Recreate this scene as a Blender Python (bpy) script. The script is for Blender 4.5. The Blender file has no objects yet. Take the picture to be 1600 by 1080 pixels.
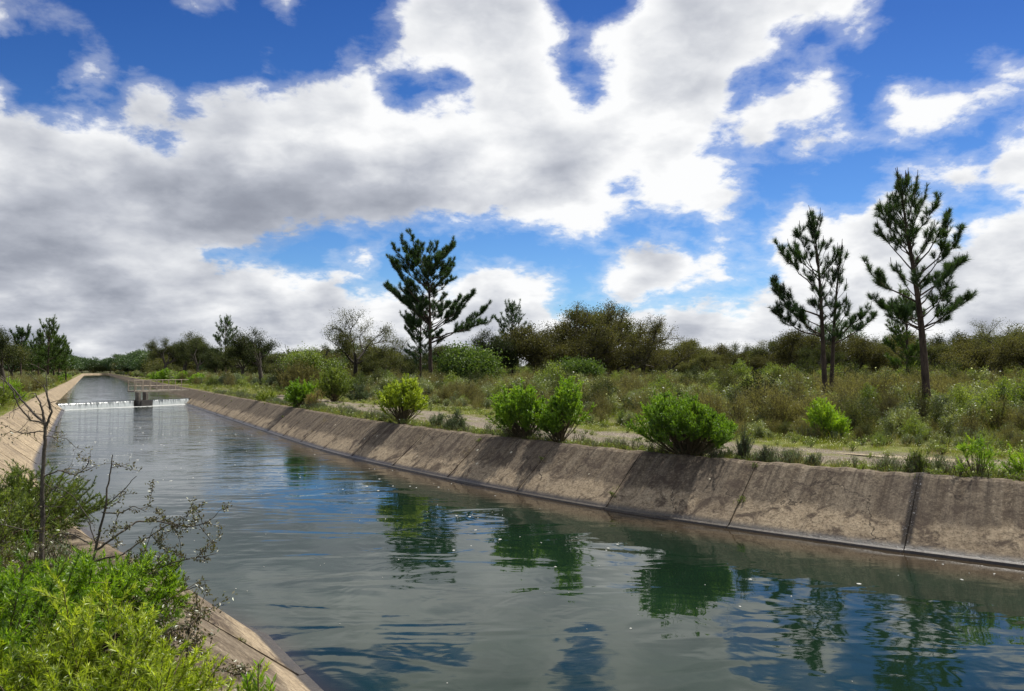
import bpy, math, random
import numpy as np
from mathutils import Vector, Euler
R = np.random.default_rng(7)
random.seed(7)
SC = bpy.context.scene
COL = SC.collection
rad = math.radians

# ------------------------------------------------------------------ camera
CAMH = 2.8          # metres above the downstream water
HOR, FPX = 578.0, 1200.0
cd = bpy.data.cameras.new('camera'); cam = bpy.data.objects.new('camera', cd); COL.objects.link(cam)
cam.location = (0, 0, CAMH); cam.rotation_euler = (rad(90), 0, 0)
cd.sensor_width = 36; cd.lens = 27.0; cd.shift_y = (HOR-540)/1600.0; cd.clip_end = 6000; cd.clip_start = 0.05
SC.camera = cam

# ------------------------------------------------------------------ light
SUN_EL, SUN_AZ = 57, 46
sd = bpy.data.lights.new('sun', 'SUN'); sd.energy = 4.8; sd.angle = rad(0.55); sd.color = (1, .955, .88)
so = bpy.data.objects.new('sun', sd); COL.objects.link(so)
so.rotation_euler = Euler((rad(90-SUN_EL), 0, rad(180-SUN_AZ)), 'XYZ')
sv = Vector((math.sin(rad(SUN_AZ))*math.cos(rad(SUN_EL)), math.cos(rad(SUN_AZ))*math.cos(rad(SUN_EL)), math.sin(rad(SUN_EL))))
so.rotation_euler = sv.to_track_quat('Z', 'Y').to_euler()
SC.view_settings.view_transform = 'Standard'; SC.view_settings.look = 'None'
SC.view_settings.exposure = 0.30; SC.view_settings.gamma = 1.0; SC.view_settings.use_curve_mapping = False
SC.render.engine = 'CYCLES'
SC.cycles.max_bounces = 8; SC.cycles.diffuse_bounces = 3; SC.cycles.glossy_bounces = 3; SC.cycles.transmission_bounces = 4
SC.cycles.use_denoising = True
try: SC.cycles.denoiser = 'OPENIMAGEDENOISE'
except Exception: pass
SC.cycles.caustics_reflective = False; SC.cycles.caustics_refractive = False

# ------------------------------------------------------------------ node helper
class NT:
    def __init__(s, tree): s.t = tree; s.n = tree.nodes; s.l = tree.links
    def new(s, typ, **kw):
        n = s.n.new(typ)
        for k, v in kw.items(): setattr(n, k, v)
        return n
    def put(s, sock, v):
        if hasattr(v, 'is_output') or isinstance(v, bpy.types.NodeSocket): s.l.new(v, sock)
        elif v is not None:
            try: sock.default_value = v
            except Exception: sock.default_value = tuple(v)+(1,)
    def math(s, op, a, b=None, c=None, clamp=False):
        n = s.new('ShaderNodeMath', operation=op, use_clamp=clamp)
        s.put(n.inputs[0], a)
        if b is not None: s.put(n.inputs[1], b)
        if c is not None: s.put(n.inputs[2], c)
        return n.outputs[0]
    def vmath(s, op, a, b=None, scale=None):
        n = s.new('ShaderNodeVectorMath', operation=op)
        s.put(n.inputs[0], a)
        if b is not None: s.put(n.inputs[1], b)
        if scale is not None: s.put(n.inputs['Scale'], scale)
        return n.outputs[0]
    def noise(s, vec, scale, detail=4, rough=.55, dist=0, color=False, lac=2.0):
        n = s.new('ShaderNodeTexNoise'); s.put(n.inputs['Vector'], vec); s.put(n.inputs['Scale'], scale)
        n.inputs['Detail'].default_value = detail; n.inputs['Roughness'].default_value = rough
        n.inputs['Distortion'].default_value = dist; n.inputs['Lacunarity'].default_value = lac
        return n.outputs['Color'] if color else n.outputs['Fac']
    def rng(s, v, a, b, c=0, d=1, smooth=False):
        n = s.new('ShaderNodeMapRange'); n.interpolation_type = 'SMOOTHSTEP' if smooth else 'LINEAR'
        s.put(n.inputs['Value'], v)
        for k, x in zip(('From Min', 'From Max', 'To Min', 'To Max'), (a, b, c, d)): s.put(n.inputs[k], x)
        return n.outputs[0]
    def mix(s, f, a, b, blend='MIX'):
        n = s.new('ShaderNodeMix', data_type='RGBA', blend_type=blend)
        s.put(n.inputs['Factor'], f); s.put(n.inputs['A'] if False else n.inputs[6], a); s.put(n.inputs[7], b)
        return n.outputs[2]
    def sep(s, v):
        n = s.new('ShaderNodeSeparateXYZ'); s.put(n.inputs[0], v); return n.outputs
    def comb(s, x, y, z):
        n = s.new('ShaderNodeCombineXYZ')
        for i, v in enumerate((x, y, z)): s.put(n.inputs[i], v)
        return n.outputs[0]
    def mapping(s, v, scale=(1, 1, 1), rot=(0, 0, 0), loc=(0, 0, 0)):
        n = s.new('ShaderNodeMapping'); s.put(n.inputs[0], v)
        n.inputs['Scale'].default_value = scale; n.inputs['Rotation'].default_value = rot; n.inputs['Location'].default_value = loc
        return n.outputs[0]
    def attr(s, name, out='Fac'):
        n = s.new('ShaderNodeAttribute'); n.attribute_name = name; return n.outputs[out]
def c4(c): return (c[0], c[1], c[2], 1)

# ------------------------------------------------------------------ sky
# cloud cover (C) and cloud brightness (B) by direction: one row per 45 photo pixels of height, 26 azimuths in each
CW = 64
# outlines of the clouds, in photo pixels (x, y), turned below into directions
CLOUDS = [
 [(-300, 165), (0, 172), (30, 182), (75, 188), (110, 198), (118, 180), (150, 176), (190, 185), (203, 165), (185, 150), (215, 140), (260, 150), (280, 175), (305, 178), (325, 160), (360, 150), (400, 140), (428, 155), (465, 135), (500, 125), (535, 120),
  (545, 100), (600, 90), (600, 75), (612, 60), (597, 50), (600, 20), (620, 0), (640, -400), (1440, -400), (1375, -40), (1360, 12), (1345, 30), (1325, 48), (1300, 36), (1275, 40), (1248, 56), (1218, 62), (1222, 90), (1195, 112), (1160, 122), (1145, 140), (1140, 165), (1130, 190), (1126, 215), (1098, 218), (1100, 235),
  (1130, 255), (1160, 275), (1168, 300), (1150, 320), (1140, 356), (1115, 356), (1080, 340), (1040, 346), (1010, 330), (995, 312), (975, 330), (950, 345), (940, 368), (915, 380), (880, 372), (850, 365), (820, 352), (780, 336), (740, 348), (700, 342), (655, 348), (600, 352), (560, 358), (530, 352), (490, 362), (440, 364), (400, 372), (370, 384), (335, 390),
  (322, 402), (360, 415), (400, 408), (440, 420), (460, 434), (480, 428), (500, 420), (530, 423), (545, 440), (552, 452), (580, 452), (620, 446), (650, 455), (700, 450), (716, 425), (760, 416), (820, 418), (868, 424), (880, 440), (872, 465), (862, 482), (885, 504), (940, 502), (990, 490), (1050, 480), (1100, 475), (1160, 468), (1205, 455),
  (1215, 425), (1190, 410), (1205, 380), (1225, 350), (1230, 320), (1245, 298), (1275, 310), (1312, 320), (1305, 345), (1340, 330), (1370, 305), (1400, 288), (1450, 300), (1492, 312), (1490, 328), (1462, 345), (1500, 372), (1530, 350), (1560, 330), (1600, 308), (1900, 290), (1900, 900), (-300, 900)],
 [(1140, 180), (1160, 160), (1200, 145), (1230, 130), (1255, 110), (1262, 90), (1275, 80), (1270, 100), (1290, 110), (1305, 130), (1325, 125), (1315, 145), (1310, 170), (1285, 190), (1245, 205), (1215, 200), (1200, 215), (1175, 237), (1155, 215), (1143, 200)],
 [(1222, 226), (1240, 208), (1280, 192), (1320, 192), (1330, 212), (1380, 203), (1398, 185), (1390, 165), (1385, 142), (1412, 136), (1442, 150), (1445, 162), (1475, 152), (1505, 146), (1540, 128), (1543, 112), (1525, 100), (1560, 84), (1600, 86), (1900, 95), (1900, 140), (1600, 147), (1560, 162), (1520, 182), (1480, 197), (1430, 217), (1370, 232), (1330, 238), (1280, 241), (1240, 245)],
 [(1390, 248), (1440, 252), (1490, 248), (1530, 260), (1545, 240), (1570, 215), (1600, 200), (1900, 195), (1900, 300), (1570, 300), (1540, 290), (1500, 302), (1460, 282), (1420, 270)],
 [(495, 418), (528, 395), (570, 388), (580, 405), (572, 426), (545, 417), (515, 414)],
 [(946, 430), (960, 415), (985, 408), (1015, 385), (1050, 383), (1075, 390), (1090, 396), (1105, 373), (1130, 372), (1142, 400), (1152, 420), (1185, 425), (1190, 436), (1150, 455), (1100, 461), (1050, 466), (1010, 480), (970, 477), (948, 460)],
]
WISPS = [[(-200, -60), (-200, 60), (0, 42), (30, 34), (80, 34), (115, 52), (160, 74), (150, 45), (125, 22), (95, 0), (70, -60)], [(112, 88), (142, 88), (165, 112), (172, 138), (140, 138), (118, 122)], [(-200, 120), (0, 128), (22, 150), (15, 178), (-200, 180)],
 [(405, 78), (440, 76), (452, 92), (438, 118), (418, 130), (428, 102)], [(528, 98), (540, 68), (575, 58), (594, 74), (562, 84), (545, 104)], [(270, -20), (350, -10), (345, 10), (300, 22), (280, 12)], [(425, -20), (460, -10), (472, 25), (440, 35)], [(1330, 35), (1345, 45), (1335, 70), (1320, 60)]]
HOLES = [[(606, 118), (630, 110), (660, 108), (690, 116), (715, 110), (724, 130), (710, 152), (690, 148), (675, 153), (655, 158), (640, 165), (613, 150)], [(732, 142), (752, 132), (752, 155), (742, 172), (732, 165)],
 [(860, -400), (860, 5), (880, 40), (886, 70), (864, 80), (853, 97), (880, 108), (895, 130), (900, 148), (922, 160), (938, 142), (930, 120), (942, 105), (910, 92), (903, 72), (914, 45), (940, 35), (960, 20), (985, 8), (1020, -400)],
 [(222, 214), (250, 210), (272, 218), (255, 230), (235, 227)], [(945, 292), (970, 274), (990, 280), (1002, 292), (982, 302), (955, 302)], [(1150, 140), (1165, 130), (1185, 135), (1165, 150), (1148, 158)]]
def cloud_grid():
    xs = np.arange(0, 1601, 32.); ys = np.arange(0, 601, 20.); X, Y = np.meshgrid(xs, ys); p = np.c_[X.ravel(), Y.ravel()]
    def sdf(poly):
        a = np.array(poly, float); b = np.roll(a, -1, 0); d = b-a
        w = p[:, None]-a[None]; h = np.clip((w*d).sum(-1)/((d*d).sum(-1)+1e-9), 0, 1); dist = np.sqrt(((w-d*h[..., None])**2).sum(-1)).min(1)
        c = ((a[None, :, 1] > p[:, None, 1]) != (b[None, :, 1] > p[:, None, 1])) & (p[:, None, 0] < d[None, :, 0]*(p[:, None, 1]-a[None, :, 1])/(d[None, :, 1]+1e-9)+a[None, :, 0])
        return np.where(c.sum(1) % 2 == 1, dist, -dist)
    f = np.full(len(p), -1e3)
    for q in CLOUDS: f = np.maximum(f, sdf(q))
    for q in HOLES: f = np.minimum(f, -sdf(q))
    for q in WISPS: f = np.maximum(f, np.minimum(sdf(q), 14)-10)
    cov = np.clip(.5+f/110, 0, 1).reshape(X.shape)
    g = np.array([[int(ch)/9 for ch in r] for r in CLOUD_B.split()])
    fx = np.clip(xs/64, 0, 24.999); fy = np.clip(ys/45, 0, 12.999); ix = fx.astype(int); iy = fy.astype(int); tx = fx-ix; ty = (fy-iy)[:, None]
    A = g[iy][:, ix]*(1-tx)+g[iy][:, ix+1]*tx; Bm = g[iy+1][:, ix]*(1-tx)+g[iy+1][:, ix+1]*tx
    return xs, ys, cov, A*(1-ty)+Bm*ty
CLOUD_B = """
88888888889999999889999999
88888888889999999889999999
88888888999999999999999999
88888888999999999999999999
77778888999999999999999999
77777888999999999999999999
77777665677898899999999999
76665544555788999999999999
66665555555799999999999988
44567777888888998889999988
66666778889999999999999888
66666777888888888888888888
66777788888888888888888888
66677788888888888888888888
"""
def build_sky():
    w = bpy.data.worlds.new('World'); SC.world = w; w.use_nodes = True
    t = NT(w.node_tree); t.n.clear()
    sky = t.new('ShaderNodeTexSky', sky_type='NISHITA'); sky.sun_disc = False
    sky.sun_elevation = rad(SUN_EL); sky.sun_rotation = rad(SUN_AZ); sky.altitude = 100
    sky.air_density = 1.0; sky.dust_density = 0.35; sky.ozone_density = 2.2
    d = t.new('ShaderNodeTexCoord').outputs['Generated']
    x, y, z = t.sep(d)
    zc = t.math('MAXIMUM', z, 0.0)
    # coordinates of a flat cloud layer overhead, for the detail
    k = t.math('ADD', zc, 0.42)
    px = t.math('DIVIDE', x, k); py = t.math('DIVIDE', y, k)
    p = t.comb(px, py, t.math('MULTIPLY', zc, 1.2))
    w1 = t.noise(t.vmath('ADD', p, (3.1, 7.7, 1.3)), 5.0, 6, .58, color=True)
    w1 = t.vmath('SUBTRACT', w1, (.5, .5, .5))
    az0 = t.math('ARCTAN2', x, y)
    h = t.math('SQRT', t.math('ADD', t.math('MULTIPLY', x, x), t.math('MULTIPLY', y, y)))
    te = t.math('DIVIDE', zc, t.math('MAXIMUM', h, .02))
    wx, wy, wz = t.sep(w1)
    az = t.math('ADD', az0, t.math('MULTIPLY', wx, .030))
    ce = t.math('MAXIMUM', t.math('COSINE', az0), .8)
    vv = t.math('DIVIDE', te, ce)
    vv = t.math('ADD', vv, t.math('MULTIPLY', wy, t.rng(vv, 0, .25, .004, .030)))
    vi = t.math('DIVIDE', t.math('SUBTRACT', HOR/FPX, vv), 45/FPX)     # row number, 0 at the top row
    xs, ys, cov_, bri_ = cloud_grid()
    prev = None
    half = t.math('GREATER_THAN', az, 0.0)
    vi = t.math('DIVIDE', t.math('SUBTRACT', HOR/FPX, vv), 20/FPX)
    facL = t.rng(az, rad(-50), 0.0); facR = t.rng(az, 0.0, rad(50))
    for i in range(len(ys)):
        outs = []
        for fac, a, b_ in ((facL, 0, 26), (facR, 25, 51)):
            cr = t.new('ShaderNodeValToRGB'); t.put(cr.inputs[0], fac); cr.color_ramp.interpolation = 'LINEAR'
            el = cr.color_ramp.elements
            while len(el) < 26: el.new(.5)
            for j in range(26):
                an = math.degrees(math.atan((xs[a+j]-800)/1200)); e = el[j]; e.position = (an+50)/50 if a == 0 else an/50
                e.color = (cov_[i, a+j], bri_[i, a+j], 0, 1)
            outs.append(cr.outputs[0])
        o = t.mix(half, outs[0], outs[1])
        prev = o if prev is None else t.mix(t.math('SUBTRACT', vi, float(i-1), clamp=True), prev, o)
    cr, cb, _ = t.sep(prev)
    # outside the frame the same broken cloud goes on
    big = t.noise(t.vmath('ADD', p, (11, 4, 2)), .9, 3, .5)
    gen = t.rng(big, .35, .62, .1, 1.0)
    aza = t.math('ABSOLUTE', az0)
    out = t.math('MAXIMUM', t.rng(aza, rad(36), rad(50), smooth=True), t.rng(vv, .50, .70, smooth=True))
    cov = t.math('ADD', t.math('MULTIPLY', cr, t.math('SUBTRACT', 1.0, out)), t.math('MULTIPLY', gen, out))
    shd = t.math('ADD', t.math('MULTIPLY', cb, t.math('SUBTRACT', 1.0, out)), t.math('MULTIPLY', .85, out))
    # detail
    det = t.noise(p, 6.0, 11, .60, .12)
    ps = t.vmath('ADD', p, (0.055, 0.05, 0.03))
    det2 = t.noise(ps, 4.0, 5, .46, .1); det3 = t.noise(p, 4.0, 5, .46, .1)
    fine = t.noise(p, 22.0, 8, .6, .3)
    c = t.math('ADD', cov, t.math('MULTIPLY', t.math('SUBTRACT', det, .5), 1.0))
    c = t.math('ADD', c, t.math('MULTIPLY', t.math('SUBTRACT', fine, .5), .48))
    low = t.rng(zc, .0, .10, .12, 0)
    c = t.math('ADD', c, low)
    alpha = t.rng(c, .42, .68, smooth=True)
    thin = t.rng(c, .28, .54, 0, .26, smooth=True)
    alpha = t.math('MAXIMUM', alpha, thin)
    rel = t.math('MULTIPLY', t.math('SUBTRACT', det3, det2), 1.35)
    b = t.math('ADD', t.math('SUBTRACT', shd, .08), rel)
    b = t.math('ADD', b, t.rng(c, .50, .95, .16, -.04))
    b = t.math('ADD', b, t.math('MULTIPLY', t.math('SUBTRACT', fine, .5), .30))
    # bands in the far low clouds
    band = t.noise(t.comb(t.math('MULTIPLY', az0, 3.0), t.math('MULTIPLY', vv, 42.0), 0.0), 1.0, 5, .6, .2)
    b = t.math('ADD', b, t.math('MULTIPLY', t.math('SUBTRACT', band, .5), t.rng(vv, .03, .17, .42, 0)))
    crb = t.new('ShaderNodeValToRGB'); t.put(crb.inputs[0], b)
    e = crb.color_ramp.elements
    while len(e) < 5: e.new(.5)
    for el_, (ps_, co) in zip(e, [(.06, (.19, .205, .25)), (.34, (.27, .29, .34)), (.58, (.40, .42, .47)), (.80, (.585, .60, .63)), (1.0, (.775, .78, .785))]):
        el_.position = min(ps_, 1.0); el_.color = c4(co)
    ccol = t.mix(1.0, crb.outputs[0], (10.3, 10.3, 10.3, 1), 'MULTIPLY')
    hs = t.new('ShaderNodeHueSaturation'); hs.inputs['Saturation'].default_value = 1.22; hs.inputs['Value'].default_value = 1.0
    t.put(hs.inputs['Color'], sky.outputs[0])
    skc = t.mix(1.0, hs.outputs[0], t.mix(t.rng(vv, .05, .48), (.55, .75, 1.0, 1), (.28, .44, .73, 1)), 'MULTIPLY')
    fin = t.mix(alpha, skc, ccol)
    # below the horizon: plain ground tone
    fin = t.mix(t.rng(z, -.02, -.002), (1.2, 1.3, 1.0, 1), fin)
    bg = t.new('ShaderNodeBackground'); t.put(bg.inputs[0], fin); bg.inputs[1].default_value = .10
    wo = t.new('ShaderNodeOutputWorld'); t.l.new(bg.outputs[0], wo.inputs[0])
    w.cycles.sampling_method = 'MANUAL'; w.cycles.sample_map_resolution = 512
build_sky()

# ------------------------------------------------------------------ canal path and ground
CP = np.array([(30, -7.2), (14, 1.6), (4.89, 7.25), (1.13, 10.27), (-1.5, 12.65), (-5.3, 17.4), (-9.4, 23.1), (-12.6, 28.7), (-15.75, 34.4),
               (-25.65, 52.1), (-60, 114.8), (-120, 223.9), (-196, 362), (-206, 384), (-196, 402), (-160, 414), (-60, 430)], float)
def make_path():
    seg = np.hypot(*np.diff(CP, axis=0).T); cs = np.r_[0, np.cumsum(seg)]
    s = np.arange(0, cs[-1], .25)
    p = np.c_[np.interp(s, cs, CP[:, 0]), np.interp(s, cs, CP[:, 1])]
    k = np.ones(17)/17
    for _ in range(3):
        q = np.pad(p, ((8, 8), (0, 0)), mode='reflect', reflect_type='odd')
        p = np.c_[np.convolve(q[:, 0], k, 'valid'), np.convolve(q[:, 1], k, 'valid')]
    t = np.gradient(p, axis=0); t /= np.linalg.norm(t, axis=1)[:, None]
    s = np.r_[0, np.cumsum(np.hypot(*np.diff(p, axis=0).T))]
    return s, p, np.c_[t[:, 1], -t[:, 0]]
PS, PP, PN = make_path()
S_FLARE = [0.0]
def P(s, off):
    s = np.asarray(s, float); off = np.asarray(off, float)
    off = off-np.where(off < 0, np.clip((S_FLARE[0]-s)*.30, 0, 2.6)*np.clip(-off/4.2, 0, 1), 0)
    x = np.interp(s, PS, PP[:, 0]); y = np.interp(s, PS, PP[:, 1])
    nx = np.interp(s, PS, PN[:, 0]); ny = np.interp(s, PS, PN[:, 1])
    return x+nx*off, y+ny*off
def ST(x, y):
    x = np.atleast_1d(np.asarray(x, float)); y = np.atleast_1d(np.asarray(y, float))
    S = np.empty(len(x)); O = np.empty(len(x)); sub = slice(None, None, 4)
    pp, pn, ps = PP[sub], PN[sub], PS[sub]
    for a in range(0, len(x), 4000):
        dx = x[a:a+4000, None]-pp[None, :, 0]; dy = y[a:a+4000, None]-pp[None, :, 1]
        i = np.argmin(dx*dx+dy*dy, axis=1); r = np.arange(len(i))
        S[a:a+4000] = ps[i]
        o = dx[r, i]*pn[i, 0]+dy[r, i]*pn[i, 1]
        dd = np.sqrt(dx[r, i]**2+dy[r, i]**2)
        O[a:a+4000] = np.where(o >= 0, dd, -dd)
    return S, O
S_FLARE[0] = ST(-2.7, 5.8)[0][0]+1.0
BANK = 1.04
def zg(x, y):
    x = np.asarray(x, float); y = np.asarray(y, float)
    z = BANK-.03+.05*np.sin(x*.21+1)*np.cos(y*.17)+.04*np.sin(x*.09-y*.12)
    return z
def at_px(px, py, z=None):
    """point of the bank ground seen at a photo pixel"""
    Z = (CAMH-BANK)*FPX/(py-HOR); return (px-800)/FPX*Z, Z
def at_depth(px, Z): return (px-800)/FPX*Z, Z

# ------------------------------------------------------------------ mesh helpers
def new_mesh(name, V, F, mats, midx=None, attrs=None, smooth=False):
    """V (n,3); F: list of index arrays (k,3) / (k,4)"""
    me = bpy.data.meshes.new(name)
    V = np.ascontiguousarray(V, np.float32)
    Fs = [np.asarray(f, np.int32) for f in F if len(f)]
    loops = np.concatenate([f.ravel() for f in Fs]); sizes = np.concatenate([np.full(len(f), f.shape[1], np.int32) for f in Fs])
    starts = np.r_[0, np.cumsum(sizes)[:-1]].astype(np.int32)
    me.vertices.add(len(V)); me.vertices.foreach_set('co', V.ravel())
    me.loops.add(len(loops)); me.loops.foreach_set('vertex_index', loops)
    me.polygons.add(len(sizes)); me.polygons.foreach_set('loop_start', starts)
    try: me.polygons.foreach_set('loop_total', sizes)
    except Exception: pass
    for m in (mats if isinstance(mats, (list, tuple)) else [mats]): me.materials.append(m)
    if midx is not None: me.polygons.foreach_set('material_index', np.concatenate([np.asarray(m, np.int32) for m in midx if len(m)]))
    me.polygons.foreach_set('use_smooth', np.full(len(sizes), bool(smooth)))
    for k, a in (attrs or {}).items():
        at = me.attributes.new(k, 'FLOAT', 'POINT'); at.data.foreach_set('value', np.ascontiguousarray(a, np.float32))
    me.update(calc_edges=True)
    return me
def link(name, me, parent=None, loc=None, rotz=0, scale=None):
    o = bpy.data.objects.new(name, me); COL.objects.link(o)
    if parent is not None: o.parent = parent
    if loc is not None: o.location = loc
    if rotz: o.rotation_euler = (0, 0, rotz)
    if scale is not None: o.scale = (scale,)*3 if isinstance(scale, (int, float)) else scale
    return o
def tag(o, label=None, cat=None, group=None, kind=None):
    if label: o['label'] = label
    if cat: o['category'] = cat
    if group: o['group'] = group
    if kind: o['kind'] = kind
    return o
def empty(name, loc, rotz=0, scale=1.0):
    o = bpy.data.objects.new(name, None); COL.objects.link(o); o.location = loc; o.rotation_euler = (0, 0, rotz)
    o.scale = (scale,)*3 if isinstance(scale, (int, float)) else scale
    o.empty_display_size = .2
    return o
class B:
    """collects tubes, boxes and leaves with a tint per vertex and a material slot per face"""
    def __init__(s): s.V = []; s.T = []; s.F3 = []; s.F4 = []; s.m3 = []; s.m4 = []; s.n = 0
    def add(s, V, F, m=0, tint=.5):
        V = np.asarray(V, float).reshape(-1, 3); F = np.asarray(F, int)
        s.V.append(V); s.T.append(np.broadcast_to(np.asarray(tint, float), (len(V),)))
        if F.shape[1] == 3: s.F3.append(F+s.n); s.m3.append(np.full(len(F), m))
        else: s.F4.append(F+s.n); s.m4.append(np.full(len(F), m))
        s.n += len(V)
    def tube(s, pts, r, n=6, m=0, tint=.5, cap=False):
        pts = np.asarray(pts, float); r = np.broadcast_to(np.asarray(r, float), (len(pts),))
        t = np.gradient(pts, axis=0); t /= np.linalg.norm(t, axis=1)[:, None]+1e-9
        ref = np.array([0, 0, 1.]) if abs(t[0][2]) < .9 else np.array([1., 0, 0])
        u = np.cross(t, ref); u /= np.linalg.norm(u, axis=1)[:, None]+1e-9; v = np.cross(t, u)
        a = np.arange(n)*2*math.pi/n
        V = pts[:, None]+r[:, None, None]*(np.cos(a)[None, :, None]*u[:, None]+np.sin(a)[None, :, None]*v[:, None])
        k = len(pts); i = np.arange(k-1)[:, None]*n; j = np.arange(n)[None]; j2 = (j+1) % n
        F = np.stack([i+j, i+j2, i+n+j2, i+n+j], -1).reshape(-1, 4)
        s.add(V.reshape(-1, 3), F, m, tint)
    def box(s, c, d, ax=None, m=0, tint=.5):
        ax = np.eye(3) if ax is None else np.asarray(ax, float); d = np.asarray(d)/2.0
        q = np.array([(a, b, e) for a in (-1, 1) for b in (-1, 1) for e in (-1, 1)], float)*d
        V = q@ax+np.asarray(c, float)
        s.add(V, [(0, 1, 3, 2), (4, 6, 7, 5), (0, 4, 5, 1), (2, 3, 7, 6), (0, 2, 6, 4), (1, 5, 7, 3)], m, tint)
    def leaves(s, pos, dr, L, W, m=0, tint=.5, quad=False, rng=R):
        """thin pointed leaves: one triangle each, or a diamond of four corners"""
        pos = np.asarray(pos, float); dr = np.asarray(dr, float); n = len(pos)
        if n == 0: return
        dr = dr/(np.linalg.norm(dr, axis=1)[:, None]+1e-9)
        rv = rng.normal(size=(n, 3)); sd_ = np.cross(dr, rv); sd_ /= np.linalg.norm(sd_, axis=1)[:, None]+1e-9
        L = np.broadcast_to(L, (n,))[:, None]; W = np.broadcast_to(W, (n,))[:, None]
        tint = np.broadcast_to(tint, (n,))
        if quad:
            nn = np.cross(dr, sd_)
            V = np.stack([pos, pos+dr*L*.5+sd_*W*.5+nn*W*.12, pos+dr*L, pos+dr*L*.5-sd_*W*.5+nn*W*.12], 1)
            F = np.arange(n)[:, None]*4+np.arange(4)
            s.add(V.reshape(-1, 3), F, m, np.repeat(tint, 4))
        else:
            V = np.stack([pos+sd_*W*.5, pos-sd_*W*.5, pos+dr*L], 1)
            F = np.arange(n)[:, None]*3+np.arange(3)
            s.add(V.reshape(-1, 3), F, m, np.repeat(tint, 3))
    def mesh(s, name, mats, smooth=False):
        F3 = np.concatenate(s.F3) if s.F3 else np.zeros((0, 3), int); F4 = np.concatenate(s.F4) if s.F4 else np.zeros((0, 4), int)
        m3 = np.concatenate(s.m3) if s.m3 else []; m4 = np.concatenate(s.m4) if s.m4 else []
        return new_mesh(name, np.concatenate(s.V), [F3, F4], mats, [m3, m4], {'tint': np.concatenate(s.T)}, smooth)

# ------------------------------------------------------------------ materials
MATS = {}
def mat(name):
    m = bpy.data.materials.new(name); m.use_nodes = True; t = NT(m.node_tree); t.n.clear(); MATS[name] = m
    return m, t
def finish(t, sh, disp=None):
    o = t.new('ShaderNodeOutputMaterial'); t.l.new(sh, o.inputs[0])
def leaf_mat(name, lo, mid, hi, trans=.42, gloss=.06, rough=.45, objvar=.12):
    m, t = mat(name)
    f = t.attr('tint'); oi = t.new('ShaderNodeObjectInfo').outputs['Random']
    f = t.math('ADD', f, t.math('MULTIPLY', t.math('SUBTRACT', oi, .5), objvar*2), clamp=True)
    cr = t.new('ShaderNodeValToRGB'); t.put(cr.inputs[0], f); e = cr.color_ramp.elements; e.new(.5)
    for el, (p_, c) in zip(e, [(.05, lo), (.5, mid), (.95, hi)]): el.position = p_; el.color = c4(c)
    geo = t.new('ShaderNodeNewGeometry')
    n = t.noise(geo.outputs['Position'], 1.1, 3, .6)
    col = t.mix(1.0, cr.outputs[0], t.mix(t.rng(n, .3, .7), (.72, .74, .72, 1), (1.22, 1.18, 1.05, 1)), 'MULTIPLY')
    di = t.new('ShaderNodeBsdfDiffuse'); t.put(di.inputs[0], col)
    tr = t.new('ShaderNodeBsdfTranslucent'); t.put(tr.inputs[0], t.mix(1.0, col, (1.25, 1.35, .55, 1), 'MULTIPLY'))
    mx = t.new('ShaderNodeMixShader'); mx.inputs[0].default_value = trans; t.l.new(di.outputs[0], mx.inputs[1]); t.l.new(tr.outputs[0], mx.inputs[2])
    gl = t.new('ShaderNodeBsdfGlossy'); gl.inputs['Roughness'].default_value = rough; gl.inputs[0].default_value = (.9, .95, .9, 1)
    m2 = t.new('ShaderNodeMixShader'); m2.inputs[0].default_value = gloss; t.l.new(mx.outputs[0], m2.inputs[1]); t.l.new(gl.outputs[0], m2.inputs[2])
    finish(t, m2.outputs[0]); return m
def bark_mat(name, a, b, sc=14, ss=3):
    m, t = mat(name)
    pos = t.new('ShaderNodeTexCoord').outputs['Object']
    q = t.mapping(pos, (sc, sc, ss))
    n = t.noise(q, 1.0, 6, .65, .5); n2 = t.noise(pos, 1.7, 3, .5)
    col = t.mix(t.rng(n, .3, .7), c4(a), c4(b))
    col = t.mix(1.0, col, t.mix(t.rng(n2, .35, .65), (.7, .7, .7, 1), (1.25, 1.2, 1.15, 1)), 'MULTIPLY')
    bp = t.new('ShaderNodeBump'); bp.inputs['Strength'].default_value = .8; bp.inputs['Distance'].default_value = .02; t.put(bp.inputs['Height'], n)
    pr = t.new('ShaderNodeBsdfPrincipled'); t.put(pr.inputs['Base Color'], col); pr.inputs['Roughness'].default_value = .9
    pr.inputs['Specular IOR Level'].default_value = .2
    t.l.new(bp.outputs[0], pr.inputs['Normal']); finish(t, pr.outputs[0]); return m

PINE_N = leaf_mat('pine_needles', (.014, .034, .014), (.040, .082, .024), (.10, .15, .045), .34, .05)
PINE_N2 = leaf_mat('pine_needles_fresh', (.03, .06, .015), (.075, .125, .03), (.15, .20, .055), .42, .02)
OAK_L = leaf_mat('oak_leaves', (.032, .042, .014), (.085, .092, .034), (.17, .165, .06), .38, .02, objvar=.26)
OAK_D = leaf_mat('dark_oak_leaves', (.018, .028, .011), (.052, .066, .024), (.12, .125, .05), .32, .015, objvar=.26)
OAK_B = leaf_mat('brown_oak_leaves', (.040, .038, .016), (.098, .092, .038), (.19, .17, .072), .36, .015, objvar=.26)
BROOM = leaf_mat('broom_green', (.070, .140, .010), (.21, .36, .020), (.42, .55, .04), .50, .05, objvar=.20)
BROOM_Y = leaf_mat('yellow_green_shoots', (.13, .20, .014), (.42, .50, .035), (.68, .73, .11), .50, .05)
OLIVE_G = leaf_mat('olive_shrub_leaves', (.05, .08, .014), (.14, .19, .03), (.28, .33, .06), .48, .05, objvar=.20)
CIST = leaf_mat('cistus_leaves', (.040, .062, .018), (.135, .165, .050), (.30, .32, .12), .42, .08)
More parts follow.
